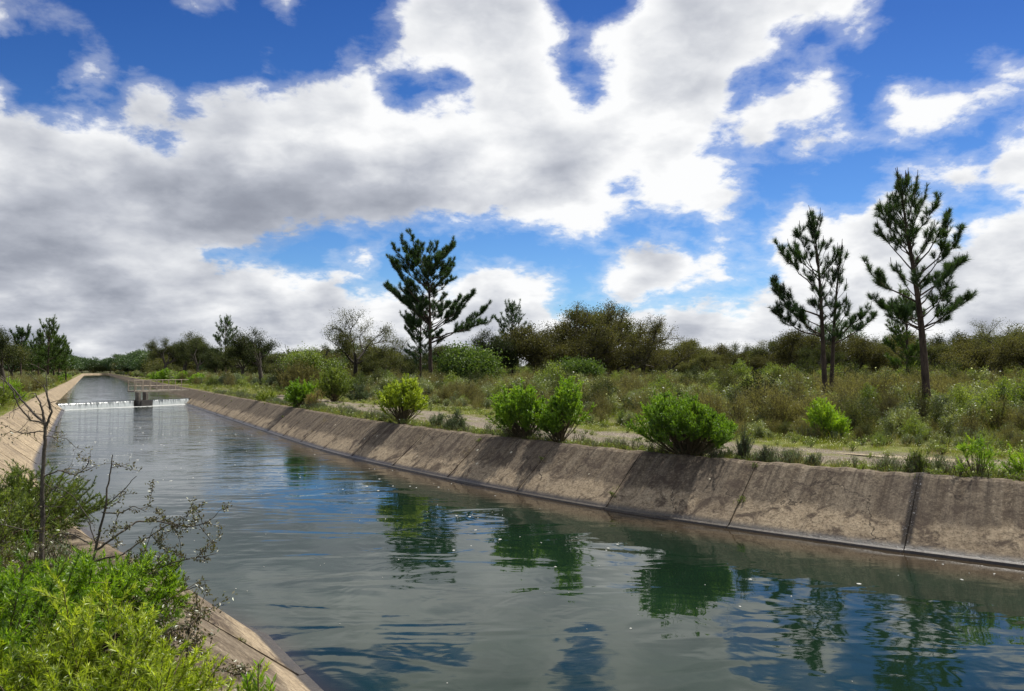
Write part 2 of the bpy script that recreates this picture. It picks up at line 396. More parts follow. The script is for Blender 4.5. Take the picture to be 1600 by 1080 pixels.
HEATH = leaf_mat('heath_twigs', (.055, .050, .022), (.155, .138, .062), (.29, .26, .13), .40, .02)
GREYG = leaf_mat('grey_green_leaves', (.045, .065, .040), (.10, .135, .08), (.19, .23, .14), .3, .04)
GRASS = leaf_mat('grass_blades', (.08, .11, .018), (.21, .25, .036), (.42, .40, .09), .4, .03, objvar=.0)
DRYG = leaf_mat('dry_grass', (.14, .11, .05), (.26, .20, .10), (.42, .34, .18), .35, .02)
THORN_L = leaf_mat('brown_thorn_leaves', (.045, .032, .014), (.11, .085, .032), (.16, .19, .06), .3, .08)
PETAL = leaf_mat('white_petals', (.75, .75, .70), (.82, .82, .78), (.85, .85, .82), .35, .02)
BARK_P = bark_mat('pine_bark', (.035, .026, .020), (.115, .085, .065))
BARK_O = bark_mat('oak_bark', (.035, .030, .024), (.105, .092, .075), 9, 5)
BARK_G = bark_mat('grey_twig_bark', (.05, .043, .036), (.15, .13, .105), 40, 18)
BARK_S = bark_mat('shrub_stems', (.07, .055, .03), (.19, .155, .095), 30, 12)

def mat_lining():
    m, t = mat('aged_concrete_lining')
    g = t.new('ShaderNodeNewGeometry'); pos = g.outputs['Position']; x, y, z = t.sep(pos)
    oi = t.new('ShaderNodeObjectInfo').outputs['Random']
    al = t.attr('along'); of = t.attr('across')
    side = t.attr('side')
    # runs of dirt down the slope
    st = t.noise(t.comb(t.math('MULTIPLY', al, 5.0), t.math('MULTIPLY', of, .55), oi), 1.0, 5, .6)
    big = t.noise(pos, .9, 5, .6, .4)
    fine = t.noise(pos, 24, 6, .78); mid = t.noise(pos, 9, 5, .65)
    wob = t.math('ADD', z, t.math('MULTIPLY', t.math('SUBTRACT', big, .5), .35))
    wob = t.math('ADD', wob, t.math('MULTIPLY', t.math('SUBTRACT', st, .5), .28))
    up = t.rng(wob, .36, .50, smooth=True)            # lichen-darkened upper part
    upf = t.math('MULTIPLY', up, t.rng(side, 0, 1, .22, 1))
    lightc = t.mix(t.rng(mid, .3, .7), (.27, .205, .13, 1), (.46, .37, .25, 1))
    darkc = t.mix(t.rng(mid, .32, .68), (.058, .043, .030, 1), (.205, .160, .108, 1))
    darkc = t.mix(t.math('MULTIPLY', t.rng(st, .42, .68), .55), darkc, (.33, .275, .20, 1))
    c = t.mix(upf, lightc, darkc)
    c = t.mix(t.rng(fine, .50, .66, 0, .85), c, (.045, .034, .027, 1))
    c = t.mix(t.rng(fine, .45, .28, 0, .65), c, (.58, .49, .36, 1))
    c = t.mix(t.math('MULTIPLY', t.rng(big, .48, .66), .45), c, (.085, .066, .052, 1))
    c = t.mix(t.math('MULTIPLY', t.rng(oi, 0, 1), .16), c, (.11, .085, .06, 1))
    vc = t.new('ShaderNodeTexVoronoi', feature='DISTANCE_TO_EDGE'); t.put(vc.inputs['Vector'], t.vmath('ADD', pos, t.vmath('SCALE', t.noise(pos, 3, 4, .6, color=True), scale=.6))); vc.inputs['Scale'].default_value = .55
    crk = t.math('MULTIPLY', t.math('LESS_THAN', vc.outputs['Distance'], .006), t.rng(t.noise(pos, .6, 2), .50, .54))
    c = t.mix(t.math('MULTIPLY', crk, .8), c, (.03, .024, .02, 1))
    drip = t.noise(t.comb(t.math('MULTIPLY', al, 9.0), t.math('MULTIPLY', of, .35), t.math('MULTIPLY', oi, 9.0)), 1.0, 4, .7)
    c = t.mix(t.math('MULTIPLY', t.math('MULTIPLY', t.rng(drip, .52, .66), t.rng(of, 4.5, 5.4)), t.rng(side, 0, 1, .08, .85)), c, (.045, .035, .028, 1))
    blo = t.noise(pos, 2.2, 6, .7, .8)
    c = t.mix(t.math('MULTIPLY', t.rng(blo, .52, .62), t.rng(side, 0, 1, .25, .85)), c, (.07, .052, .040, 1))
    # pale lichen spots
    vo = t.new('ShaderNodeTexVoronoi'); t.put(vo.inputs['Vector'], pos); vo.inputs['Scale'].default_value = 2.3
    spr = t.sep(vo.outputs['Color'])[0]
    spot = t.math('LESS_THAN', t.math('ADD', vo.outputs['Distance'], t.math('MULTIPLY', mid, .12)), t.math('ADD', .06, t.rng(spr, .55, 1, 0, .10)))
    spot = t.math('MULTIPLY', spot, t.math('GREATER_THAN', spr, .55))
    c = t.mix(t.math('MULTIPLY', spot, .75), c, (.62, .56, .42, 1))
    # wet tide band
    wet = t.rng(t.math('ADD', z, t.math('MULTIPLY', t.math('SUBTRACT', mid, .5), .05)), .15, .05, smooth=True)
    # a seep that keeps one joint wet
    seep = t.attr('seep'); seep = t.math('MULTIPLY', seep, t.rng(mid, .2, .45))
    c = t.mix(t.math('MULTIPLY', t.math('MAXIMUM', wet, seep), .9), c, (.028, .024, .022, 1))
    c = t.mix(t.math('MULTIPLY', seep, t.rng(fine, .60, .66)), c, (.6, .6, .6, 1))  # sparkle of the wet seep, painted into the colour as pale specks
    pr = t.new('ShaderNodeBsdfPrincipled'); t.put(pr.inputs['Base Color'], c)
    t.put(pr.inputs['Roughness'], t.rng(wet, 0, 1, .93, .36)); t.put(pr.inputs['Specular IOR Level'], t.rng(wet, 0, 1, .15, .5))
    bp = t.new('ShaderNodeBump'); bp.inputs['Strength'].default_value = .9; bp.inputs['Distance'].default_value = .012
    hgt = t.math('ADD', fine, t.math('MULTIPLY', mid, 1.2))
    t.put(bp.inputs['Height'], hgt); t.l.new(bp.outputs[0], pr.inputs['Normal'])
    finish(t, pr.outputs[0]); return m
LINING = mat_lining()
def mat_plain_concrete(name, a, b):
    m, t = mat(name); pos = t.new('ShaderNodeNewGeometry').outputs['Position']
    n = t.noise(pos, 6, 6, .65); n2 = t.noise(pos, 1.3, 4, .6)
    c = t.mix(t.rng(n, .3, .7), c4(a), c4(b)); c = t.mix(t.math('MULTIPLY', t.rng(n2, .5, .7), .5), c, (.06, .05, .04, 1))
    pr = t.new('ShaderNodeBsdfPrincipled'); t.put(pr.inputs['Base Color'], c); pr.inputs['Roughness'].default_value = .85
    bp = t.new('ShaderNodeBump'); bp.inputs['Strength'].default_value = .5; bp.inputs['Distance'].default_value = .01; t.put(bp.inputs['Height'], n)
    t.l.new(bp.outputs[0], pr.inputs['Normal']); finish(t, pr.outputs[0]); return m
CONC = mat_plain_concrete('weathered_concrete', (.26, .22, .17), (.42, .37, .30))
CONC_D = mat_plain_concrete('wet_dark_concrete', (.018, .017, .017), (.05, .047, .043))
PIERC = mat_plain_concrete('stained_pier_concrete', (.10, .085, .07), (.20, .175, .14))
RUST = mat_plain_concrete('rusty_painted_steel', (.22, .17, .12), (.42, .36, .28))

def mat_ground(name='dry_bank_soil'):
    m, t = mat(name); g = t.new('ShaderNodeNewGeometry'); pos = g.outputs['Position']
    of = t.attr('off')
    n = t.noise(pos, .8, 5, .6); f = t.noise(pos, 22, 5, .7); mdn = t.noise(pos, 4, 5, .65)
    soil = t.mix(t.rng(mdn, .3, .7), (.13, .10, .065, 1), (.23, .18, .12, 1))
    grass = t.mix(t.rng(mdn, .3, .7), (.085, .11, .022, 1), (.19, .19, .05, 1))
    c = t.mix(t.rng(n, .36, .52), soil, grass)
    o2 = t.math('ADD', of, t.math('MULTIPLY', t.math('SUBTRACT', mdn, .5), 1.1))
    trk = t.math('MULTIPLY', t.rng(o2, 6.9, 7.3), t.rng(o2, 10.2, 9.7))
    # stones of the track
    vo = t.new('ShaderNodeTexVoronoi'); t.put(vo.inputs['Vector'], pos); vo.inputs['Scale'].default_value = 26
    gr = t.mix(t.sep(vo.outputs['Color'])[0], (.20, .165, .125, 1), (.44, .385, .31, 1))
    gr = t.mix(t.rng(vo.outputs['Distance'], .25, .5), gr, (.17, .14, .105, 1))
    gr = t.mix(t.math('MULTIPLY', t.rng(mdn, .55, .75), .6), gr, (.15, .12, .085, 1))
    # grassy middle ridge
    midr = t.math('MULTIPLY', t.rng(t.math('ABSOLUTE', t.math('SUBTRACT', o2, 8.7)), .38, .15), t.rng(n, .40, .60))
    gr = t.mix(t.math('MULTIPLY', midr, .55), gr, (.15, .16, .045, 1))
    c = t.mix(trk, c, gr)
    far = t.rng(t.math('ABSOLUTE', of), 11, 16)
    c = t.mix(far, c, t.mix(t.rng(mdn, .3, .7), (.05, .055, .022, 1), (.10, .095, .045, 1)))
    pr = t.new('ShaderNodeBsdfPrincipled'); t.put(pr.inputs['Base Color'], c); pr.inputs['Roughness'].default_value = .95; pr.inputs['Specular IOR Level'].default_value = .15
    bp = t.new('ShaderNodeBump'); bp.inputs['Strength'].default_value = 1; bp.inputs['Distance'].default_value = .03
    t.put(bp.inputs['Height'], t.math('ADD', f, t.math('MULTIPLY', vo.outputs['Distance'], -.6)))
    t.l.new(bp.outputs[0], pr.inputs['Normal']); finish(t, pr.outputs[0]); return m
GROUND = mat_ground()

def mat_water(name, body, shallow, ripple):
    m, t = mat(name); pos = t.new('ShaderNodeNewGeometry').outputs['Position']
    sh = t.attr('shore'); fo = t.attr('foam'); rf = t.attr('rough'); al = t.attr('along'); ac = t.attr('across')
    x, y, z = t.sep(pos)
    n1 = t.noise(t.mapping(pos, (1, 1, 1), (0, 0, rad(30))), 1.6, 2, .5, .6)
    nb = t.noise(t.mapping(pos, (.55, 1.6, 1)), .55, 2, .5, 1.0)
    n2 = t.noise(t.mapping(pos, (.55, 1.7, 1)), 4.5, 3, .55, .4)
    n3 = t.noise(pos, 16, 3, .6, .2)
    patch = t.rng(t.noise(pos, .35, 3, .6), .42, .62)
    h = t.math('ADD', t.math('MULTIPLY', n1, .55), t.math('MULTIPLY', nb, 1.5))
    h = t.math('ADD', h, t.math('MULTIPLY', n2, t.math('MULTIPLY', rf, t.math('ADD', .35, t.math('MULTIPLY', patch, .8)))))
    n4 = t.noise(t.mapping(pos, (.5, 1.5, 1), (0, 0, rad(-12))), 1.7, 2, .5, .5)
    h = t.math('ADD', h, t.math('MULTIPLY', n4, t.math('MULTIPLY', rf, t.math('MULTIPLY', patch, 1.6))))
    h = t.math('ADD', h, t.math('MULTIPLY', n3, t.math('MULTIPLY', rf, .12)))
    bp = t.new('ShaderNodeBump'); bp.inputs['Strength'].default_value = 1.0; bp.inputs['Distance'].default_value = ripple; t.put(bp.inputs['Height'], h)
    cl = t.noise(pos, .6, 4, .6)
    bc = t.mix(t.rng(cl, .3, .7), c4([v*.8 for v in body]), c4([v*1.15 for v in body]))
    bc = t.mix(t.rng(t.math('ADD', sh, t.math('MULTIPLY', t.math('SUBTRACT', cl, .5), .15)), .10, .75, 0, .95, smooth=True), bc, c4(shallow))
    fn = t.noise(t.comb(t.math('MULTIPLY', al, 2.2), t.math('MULTIPLY', ac, 4.5), 0.0), 1.4, 6, .7, .5)
    fm = t.rng(t.math('ADD', fo, t.math('MULTIPLY', t.math('SUBTRACT', fn, .5), 2.0)), .48, .72, smooth=True)
    fm = t.math('MULTIPLY', fm, t.math('GREATER_THAN', fo, .02))
    bc = t.mix(fm, bc, (.48, .49, .47, 1))
    pr = t.new('ShaderNodeBsdfPrincipled'); t.put(pr.inputs['Base Color'], bc); t.put(pr.inputs['Roughness'], t.rng(fm, 0, 1, .015, .7))
    pr.inputs['IOR'].default_value = 1.34; pr.inputs['Specular IOR Level'].default_value = .52
    t.l.new(bp.outputs[0], pr.inputs['Normal']); finish(t, pr.outputs[0]); return m
WATER = mat_water('canal_water', (.0065, .018, .0095), (.036, .026, .016), .012)
def mat_fall():
    m, t = mat('falling_water'); al = t.attr('across'); dn = t.attr('down')
    n = t.noise(t.comb(t.math('MULTIPLY', al, 9.0), t.math('MULTIPLY', dn, .8), 0.0), 1.0, 5, .7)
    n2 = t.noise(t.comb(t.math('MULTIPLY', al, 28.0), t.math('MULTIPLY', dn, 2.5), 3.0), 1.0, 3, .6)
    f = t.rng(t.math('ADD', t.math('ADD', n, t.math('MULTIPLY', n2, .3)), t.math('MULTIPLY', dn, .42)), .70, 1.05, smooth=True)
    c = t.mix(f, (.045, .055, .06, 1), (.40, .43, .43, 1))
    pr = t.new('ShaderNodeBsdfPrincipled'); t.put(pr.inputs['Base Color'], c); t.put(pr.inputs['Roughness'], t.rng(f, 0, 1, .08, .5))
    finish(t, pr.outputs[0]); return m
FALL = mat_fall()
def mat_simple(name, col, rough=.6):
    m, t = mat(name); pos = t.new('ShaderNodeNewGeometry').outputs['Position']; n = t.noise(pos, 30, 3)
    pr = t.new('ShaderNodeBsdfPrincipled'); t.put(pr.inputs['Base Color'], t.mix(t.rng(n, .3, .7), c4([v*.85 for v in col]), c4(col))); pr.inputs['Roughness'].default_value = rough
    finish(t, pr.outputs[0]); return m
FOAM = mat_simple('white_foam', (.50, .50, .46), .8)
PUD = mat_simple('muddy_puddle_water', (.34, .26, .15), .38)

# ------------------------------------------------------------------ ground sheets
def build_ground():
    g = np.sign(np.linspace(-1, 1, 301))*np.abs(np.sinh(np.linspace(-1, 1, 301)*6.2)/np.sinh(6.2))*3600
    X, Y = np.meshgrid(g, g, indexing='ij'); x = X.ravel()-8; y = Y.ravel()+20
    s, o = ST(x, y)
    z = zg(x, y)-.07-np.clip(np.hypot(x, y)-600, 0, 1e9)*0
    z = np.where(np.abs(o) < 8.5, -1.6, z)
    n = 301; i = np.arange(n-1)[:, None]*n; j = np.arange(n-1)[None]
    F = np.stack([i+j, i+n+j, i+n+j+1, i+j+1], -1).reshape(-1, 4)
    o_ = link('ground', new_mesh('ground', np.c_[x, y, z], [F], GROUND, attrs={'off': o}, smooth=True)); tag(o_, 'scrubby heath land spreading away on both sides of the canal', kind='structure')
    for sg, nm in ((1, 'bank_ground'), (-1, 'bank_ground')):
        ss = np.concatenate([np.arange(2, 90, .5), np.arange(90, PS[-1]-2, 3.)])
        w = np.where(ss < 85, 14, 14+np.clip(ss-85, 0, 40)*.7)
        q = np.r_[np.linspace(0, .5, 22), np.linspace(.54, 1, 12)]
        off = 5.62+(w[:, None]-5.62)*q[None]
        S = np.repeat(ss[:, None], len(q), 1)
        x, y = P(S, sg*off); z = zg(x, y)
        nz = .025*np.sin(x*3.1+y*1.7)*np.sin(y*2.3-x*1.1)
        z = z+nz*np.clip((off-5.7)*3, 0, 1)
        if sg > 0:
            for c_ in (8.0, 9.5): z = z-.05*np.exp(-((off-c_)/.28)**2)
        if sg > 0:
            sp = ST(*at_px(1478, 706))[0][0]; z = z-.09*np.exp(-((S-sp)/1.7)**2-((off-9.5)/.42)**2)
        z[:, -1] -= .25; z[:, 0] = BANK-.06
        k, l = S.shape; i = np.arange(k-1)[:, None]*l; j = np.arange(l-1)[None]
        F = np.stack([i+j, i+j+1, i+l+j+1, i+l+j], -1).reshape(-1, 4)
        if sg > 0: F = F[:, ::-1]
        ob = link(nm, new_mesh(nm, np.c_[x.ravel(), y.ravel(), z.ravel()], [F], GROUND, attrs={'off': (sg*off).ravel()}, smooth=True))
        tag(ob, 'grassy canal bank with a pale gravel track' if sg > 0 else 'near canal bank overgrown with scrub', kind='structure')
build_ground()

# ------------------------------------------------------------------ water, weir
WA = ST(np.array([-31.2]), np.array([54.2]))[0][0]; WB = ST(np.array([-27.6]), np.array([63.0]))[0][0]
def s_weir(off): return WA+(WB-WA)*(np.asarray(off)+4.2)/8.4
ZUP = .45
def build_water():
    off = np.linspace(-4.6, 4.6, 47); fr = np.linspace(0, 1, 420)**.9
    S = 2+(s_weir(off)[None]-.12-2)*fr[:, None]; O = np.repeat(off[None], len(fr), 0)
    def grid(S, O, z, foam, rough, name, label):
        x, y = P(S, O); k, l = S.shape; i = np.arange(k-1)[:, None]*l; j = np.arange(l-1)[None]
        F = np.stack([i+j, i+j+1, i+l+j+1, i+l+j], -1).reshape(-1, 4)[:, ::-1]
        sh = np.where(O < 0, np.clip((-O-3.7)/.9, 0, 1), np.clip((np.abs(O)-2.7)/1.3, 0, 1))
        ob = link(name, new_mesh(name, np.c_[x.ravel(), y.ravel(), np.full(x.size, z)], [F], WATER,
                  attrs={'shore': sh.ravel(), 'foam': foam.ravel(), 'rough': rough.ravel(), 'along': S.ravel(), 'across': O.ravel()}, smooth=True))
        tag(ob, label, kind='structure')
    d = s_weir(off)[None]-S
    foam = np.exp(-(d/1.0)**2)*.75+.45*np.exp(-d/4)+.20*np.exp(-d/12)*(O > -1)
    foam = np.where(foam < .12, 0, foam)
    dist = np.hypot(*P(S, O))
    rough = np.clip((dist-17)/26, .03, 1)*1.35+np.exp(-d/12)*3.0
    grid(S, O, 0.0, foam, rough, 'canal_water', 'dark green canal water below the weir')
    off = np.linspace(-5.0, 5.0, 27); L = PS[-1]-4; fr = np.linspace(0, 1, 300)**1.6
    S = s_weir(off)[None]+.05+(L-s_weir(off)[None])*fr[:, None]; O = np.repeat(off[None], len(fr), 0)
    grid(S, O, ZUP, np.zeros_like(S), np.full_like(S, .5), 'canal_water', 'dark smooth canal water above the weir')
build_water()

def frame_at(s):
    i = np.searchsorted(PS, s); n = PN[min(i, len(PN)-1)]; return np.array([n[0], n[1], 0]), np.array([-n[1], n[0], 0])
def build_weir():
    root = empty('weir', (*P((WA+WB)/2, 0), 0)); tag(root, 'low concrete overflow weir with white water spilling across the canal', 'weir')
    ro = np.array(root.location)
    def W(off, ds, z):
        off = np.asarray(off, float); x, y = P(s_weir(off)+ds, off); return np.c_[np.ravel(x), np.ravel(y), np.broadcast_to(z, np.ravel(x).shape)]
    # crest wall
    off = np.linspace(-4.75, 4.75, 40); b = B()
    prof = [(.0, -.9), (.0, .36), (.06, .41), (.26, .41), (.34, .3), (.34, -.9)]
    V = np.stack([W(off, a, z) for a, z in prof], 1).reshape(-1, 3)-ro
    n = len(prof); i = np.arange(39)[:, None]*n; j = np.arange(n-1)[None]
    b.add(V, np.stack([i+j, i+j+1, i+n+j+1, i+n+j], -1).reshape(-1, 4), 0)
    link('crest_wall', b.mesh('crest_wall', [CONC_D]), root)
    # falling sheets either side of the pier
    for a0, a1 in ((-4.55, .3), (1.5, 4.5)):
        off = np.linspace(a0, a1, 60); q = np.linspace(0, 1, 9)
        ds = .05-.30*q-.03*np.sin(q*3)
        zz = ZUP+.003-(ZUP+.0)*q**1.7-.02*(q > .95)
        j_ = .018*np.sin(off*23)+.012*np.sin(off*61)
        V = np.stack([W(off, d_, z_)+np.c_[np.zeros((60, 2)), j_*qq*.5] for d_, z_, qq in zip(ds, zz, q)], 1)
        # ragged lip
        V = V.reshape(-1, 3)-ro; n = 9; i = np.arange(59)[:, None]*n; j = np.arange(8)[None]
        F = np.stack([i+j, i+n+j, i+n+j+1, i+j+1], -1).reshape(-1, 4)
        link('falling_water', new_mesh('falling_water', V, [F], FALL, attrs={'across': np.repeat(off, 9), 'down': np.tile(q, 60)}, smooth=True), root)
    # gate pier with two openings, foot-bridge and rails
    pr = empty('gate_pier', (*P(s_weir(.9)+.1, .9), 0)); tag(pr, 'dark sluice pier standing in the middle of the weir', 'pier')
    po = np.array(pr.location); n_, t_ = frame_at(s_weir(1.2)); wd = W(1.8, 0, 0)[0]-W(.6, 0, 0)[0]; wd /= np.linalg.norm(wd); wp = np.array([-wd[1], wd[0], 0])
    ax = np.array([wd, wp, (0, 0, 1)])
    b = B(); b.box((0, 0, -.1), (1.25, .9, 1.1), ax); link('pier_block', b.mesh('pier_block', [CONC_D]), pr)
    for k in (-1, 1):
        b = B(); b.box(wd*k*.33+np.array((0, 0, .76)), (.2, .4, .62), ax); link('pier_column', b.mesh('pier_column', [PIERC]), pr)
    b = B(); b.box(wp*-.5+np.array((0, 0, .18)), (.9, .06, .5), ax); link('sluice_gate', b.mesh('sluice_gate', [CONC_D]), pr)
    # bridge from pier to right bank
    e0 = np.array(pr.location)-wd*.9+t_*1.3; e0[2] = 1.12
    bx, by = at_depth(290, 64.3); e1 = np.array((bx, by, 1.12))
    br = empty('footbridge', tuple((e0+e1)/2)); tag(br, 'narrow footbridge with rusty handrails from the right bank to the weir pier', 'footbridge')
    mid = (e0+e1)/2; u = (e1-e0); Ln = np.linalg.norm(u); u /= Ln; v = np.array([-u[1], u[0], 0])
    ax = np.array([u, v, (0, 0, 1)])
    b = B(); b.box((0, 0, 0), (Ln, .8, .12), ax); link('deck', b.mesh('deck', [CONC]), br)
    for sgn in (-1, 1):
        for hz in (.42, .86):
            b = B(); c_ = v*sgn*.38; b.tube([c_-u*Ln/2+np.array((0, 0, hz)), c_+np.array((0, 0, hz)), c_+u*Ln/2+np.array((0, 0, hz))], .026, 6); link('handrail', b.mesh('handrail', [RUST]), br)
        for q in (-.49, -.36, -.23, -.1, .12, .36):
            b = B(); c_ = v*sgn*.38+u*Ln*q; b.box(c_+np.array((0, 0, .46)), (.05, .05, .82), ax); link('rail_post', b.mesh('rail_post', [RUST]), br)
    # wing wall at the left abutment
    ww = empty('wing_wall', (*P(WA-.5, -4.5), 0)); tag(ww, 'short sloping concrete wing wall at the left end of the weir', 'wall')
    b = B(); x0 = np.array((*P(WA+.4, -4.2), 0)); x1 = np.array((*P(WA+.1, -6.0), 0)); n_, t_ = frame_at(WA); o = np.array(ww.location)
    V = [x0+(0, 0, -.5)-o, x1+(0, 0, -.5)-o, x1+(0, 0, 1.14)-o, x0+(0, 0, .18)-o]; V += [q-t_*.35 for q in V]
    b.add(np.array(V), [(0, 1, 2, 3), (7, 6, 5, 4), (3, 2, 6, 7), (0, 3, 7, 4), (1, 5, 6, 2)], 0)
    link('wall_block', b.mesh('wall_block', [CONC]), ww)
build_weir()

# ------------------------------------------------------------------ lining panels
J0 = ST(np.array([1.95]), np.array([15.35]))[0][0]    # the joint under the big round bush
def lining_strip(s0, s1, side, nseg, dz, name, parent, org, seep=0, slope_in=0.0):
    prof = [(3.0, -.98), (4.16, -.03), (4.18, .035), (4.27, .045), (5.42, 1.02), (5.50, 1.055), (5.72, 1.05), (5.74, .86), (5.36, .80)]
    prof = [(a+dz*.6, z+dz*.5) for a, z in prof]
    ss = np.linspace(s0, s1, nseg+1); n = len(prof); V = []; AL = []; AC = []; SE = []
    for s in ss:
        for k, (a, z) in enumerate(prof):
            a_ = a+(.012*math.sin(s*7.3)+.010*math.sin(s*17.1)+.008*math.sin(s*31) if k in (4, 5) else 0); z_ = z+(.010*math.sin(s*5.1+1)+.008*math.sin(s*13.7) if k in (4, 5, 6) else 0)
            x, y = P(s, a_*side); V.append((x, y, z_)); AL.append(s); AC.append(a)
            SE.append(1.0 if (seep and abs(s-seep) < .10) else 0)
    V = np.array(V)-org
    i = np.arange(nseg)[:, None]*n; j = np.arange(n-1)[None]
    F = np.stack([i+j, i+n+j, i+n+j+1, i+j+1], -1).reshape(-1, 4)
    if side < 0: F = F[:, ::-1]
    caps = []
    for base in (0, nseg*n): caps.append([base+q for q in (0, 1, 8)]); caps += [[base+q for q in (1, 4, 8)], [base+1, base+2, base+3], [base+1, base+3, base+4], [base+4, base+5, base+8], [base+5, base+6, base+8], [base+6, base+7, base+8]]
    me = new_mesh(name, V, [np.array(caps), F], LINING, attrs={'along': AL, 'across': AC, 'side': np.full(len(V), 1.0) if side > 0 else np.clip((S_FLARE[0]+6-np.array(AL))/4, 0, .95), 'seep': SE})
    return link(name, me, parent)
def build_lining():
    for side in (1, -1):
        org = np.array((*P(J0, 5.5*side), 0.0)); root = empty('canal_lining', tuple(org))
        tag(root, 'sloping stained concrete slabs lining the far side of the canal' if side > 0 else 'sloping pale concrete slabs lining the near left side of the canal', kind='structure')
        pitch = 3.05; k0 = int((3-J0)/pitch)-0
        ks = range(k0+1, 46)
        js = {k: J0+k*pitch+R.normal()*.04 for k in range(k0, 48)}
        for k in ks:
            s0, s1 = js[k], js[k+1]; gap = R.uniform(.003, .011); dz = R.normal()*.008
            seep = 0
            if side > 0 and k in (-3, -2):
                seep = js[-2]+(-.0)
            nseg = 20 if s0 < 60 else 5
            if seep:
                # finer steps near the wet joint
                ob = lining_strip(s0+gap, s1-gap, side, 60, dz, 'concrete_panel', root, org, seep)
            else: ob = lining_strip(s0+gap, s1-gap, side, nseg, dz, 'concrete_panel', root, org)
        ob = lining_strip(js[46]+.02, PS[-1]-3, side, 130, 0, 'distant_lining_run', root, org); ob['kind'] = 'stuff'
        # soil seen in the joints
        b = B(); ss = np.arange(3, 190, .8); V = []
        for s in ss:
            for a, z in ((3.05, -1.02), (4.21, -.06), (5.40, .95), (5.7, 1.0)):
                x, y = P(s, a*side); V.append((x, y, z))
        n = 4; i = np.arange(len(ss)-1)[:, None]*n; j = np.arange(3)[None]; F = np.stack([i+j, i+n+j, i+n+j+1, i+j+1], -1).reshape(-1, 4)
        b.add(np.array(V)-org, F if side > 0 else F[:, ::-1], 0); link('joint_bedding', b.mesh('joint_bedding', [CONC_D]), root)
build_lining()
def build_apron():
    org = np.array((*P(J0, -6.5), 0.)); root = empty('bank_apron', tuple(org)); tag(root, 'dark stained concrete strip behind the lip of the near left slabs', kind='structure')
    for k in range(-9, 6):
        s0 = J0+1.1+k*3.05; ss = np.linspace(s0+.008, s0+3.042, 8); prof = [(5.745, .80), (5.75, 1.035), (6.95, 1.055), (6.97, .80)]; V = []; A = []; C = []
        for q in ss:
            for a, z in prof:
                x, y = P(q, -a); V.append((x, y, z)); A.append(q); C.append(a)
        i = np.arange(7)[:, None]*4; j = np.arange(3)[None]; F = np.stack([i+j, i+j+1, i+4+j+1, i+4+j], -1).reshape(-1, 4)
        link('apron_slab', new_mesh('apron_slab', np.array(V)-org, [F, np.array([(3, 2, 1, 0), (28, 29, 30, 31)])], APRON), root)
APRON = mat_plain_concrete('stained_apron_concrete', (.085, .066, .055), (.19, .155, .13))
build_apron()

# ------------------------------------------------------------------ plant builders
def unit(v): return v/(np.linalg.norm(v, axis=-1, keepdims=True)+1e-9)
def rdirs(n, rng): return unit(rng.normal(size=(n, 3)))
def needles_along(b, pts, dens, L, W, rng, spread=.8, m=1, tint=.5):
    pts = np.asarray(pts); seg = np.diff(pts, axis=0); ln = np.linalg.norm(seg, axis=1); tot = ln.sum(); n = max(4, int(tot*dens))
    u = rng.random(n)*tot; cs = np.r_[0, np.cumsum(ln)]; i = np.clip(np.searchsorted(cs, u)-1, 0, len(ln)-1)
    f = (u-cs[i])/(ln[i]+1e-9); pos = pts[i]+seg[i]*f[:, None]; d = seg[i]/(ln[i][:, None]+1e-9)
    dr = d*(1.0-.3*spread)+rdirs(n, rng)*spread*rng.uniform(.6, 1.35, n)[:, None]; dr[:, 2] += .12
    b.leaves(pos, dr, L*rng.uniform(.75, 1.2, n), W, m, np.clip(tint+rng.normal(size=n)*.16, 0, 1), rng=rng)

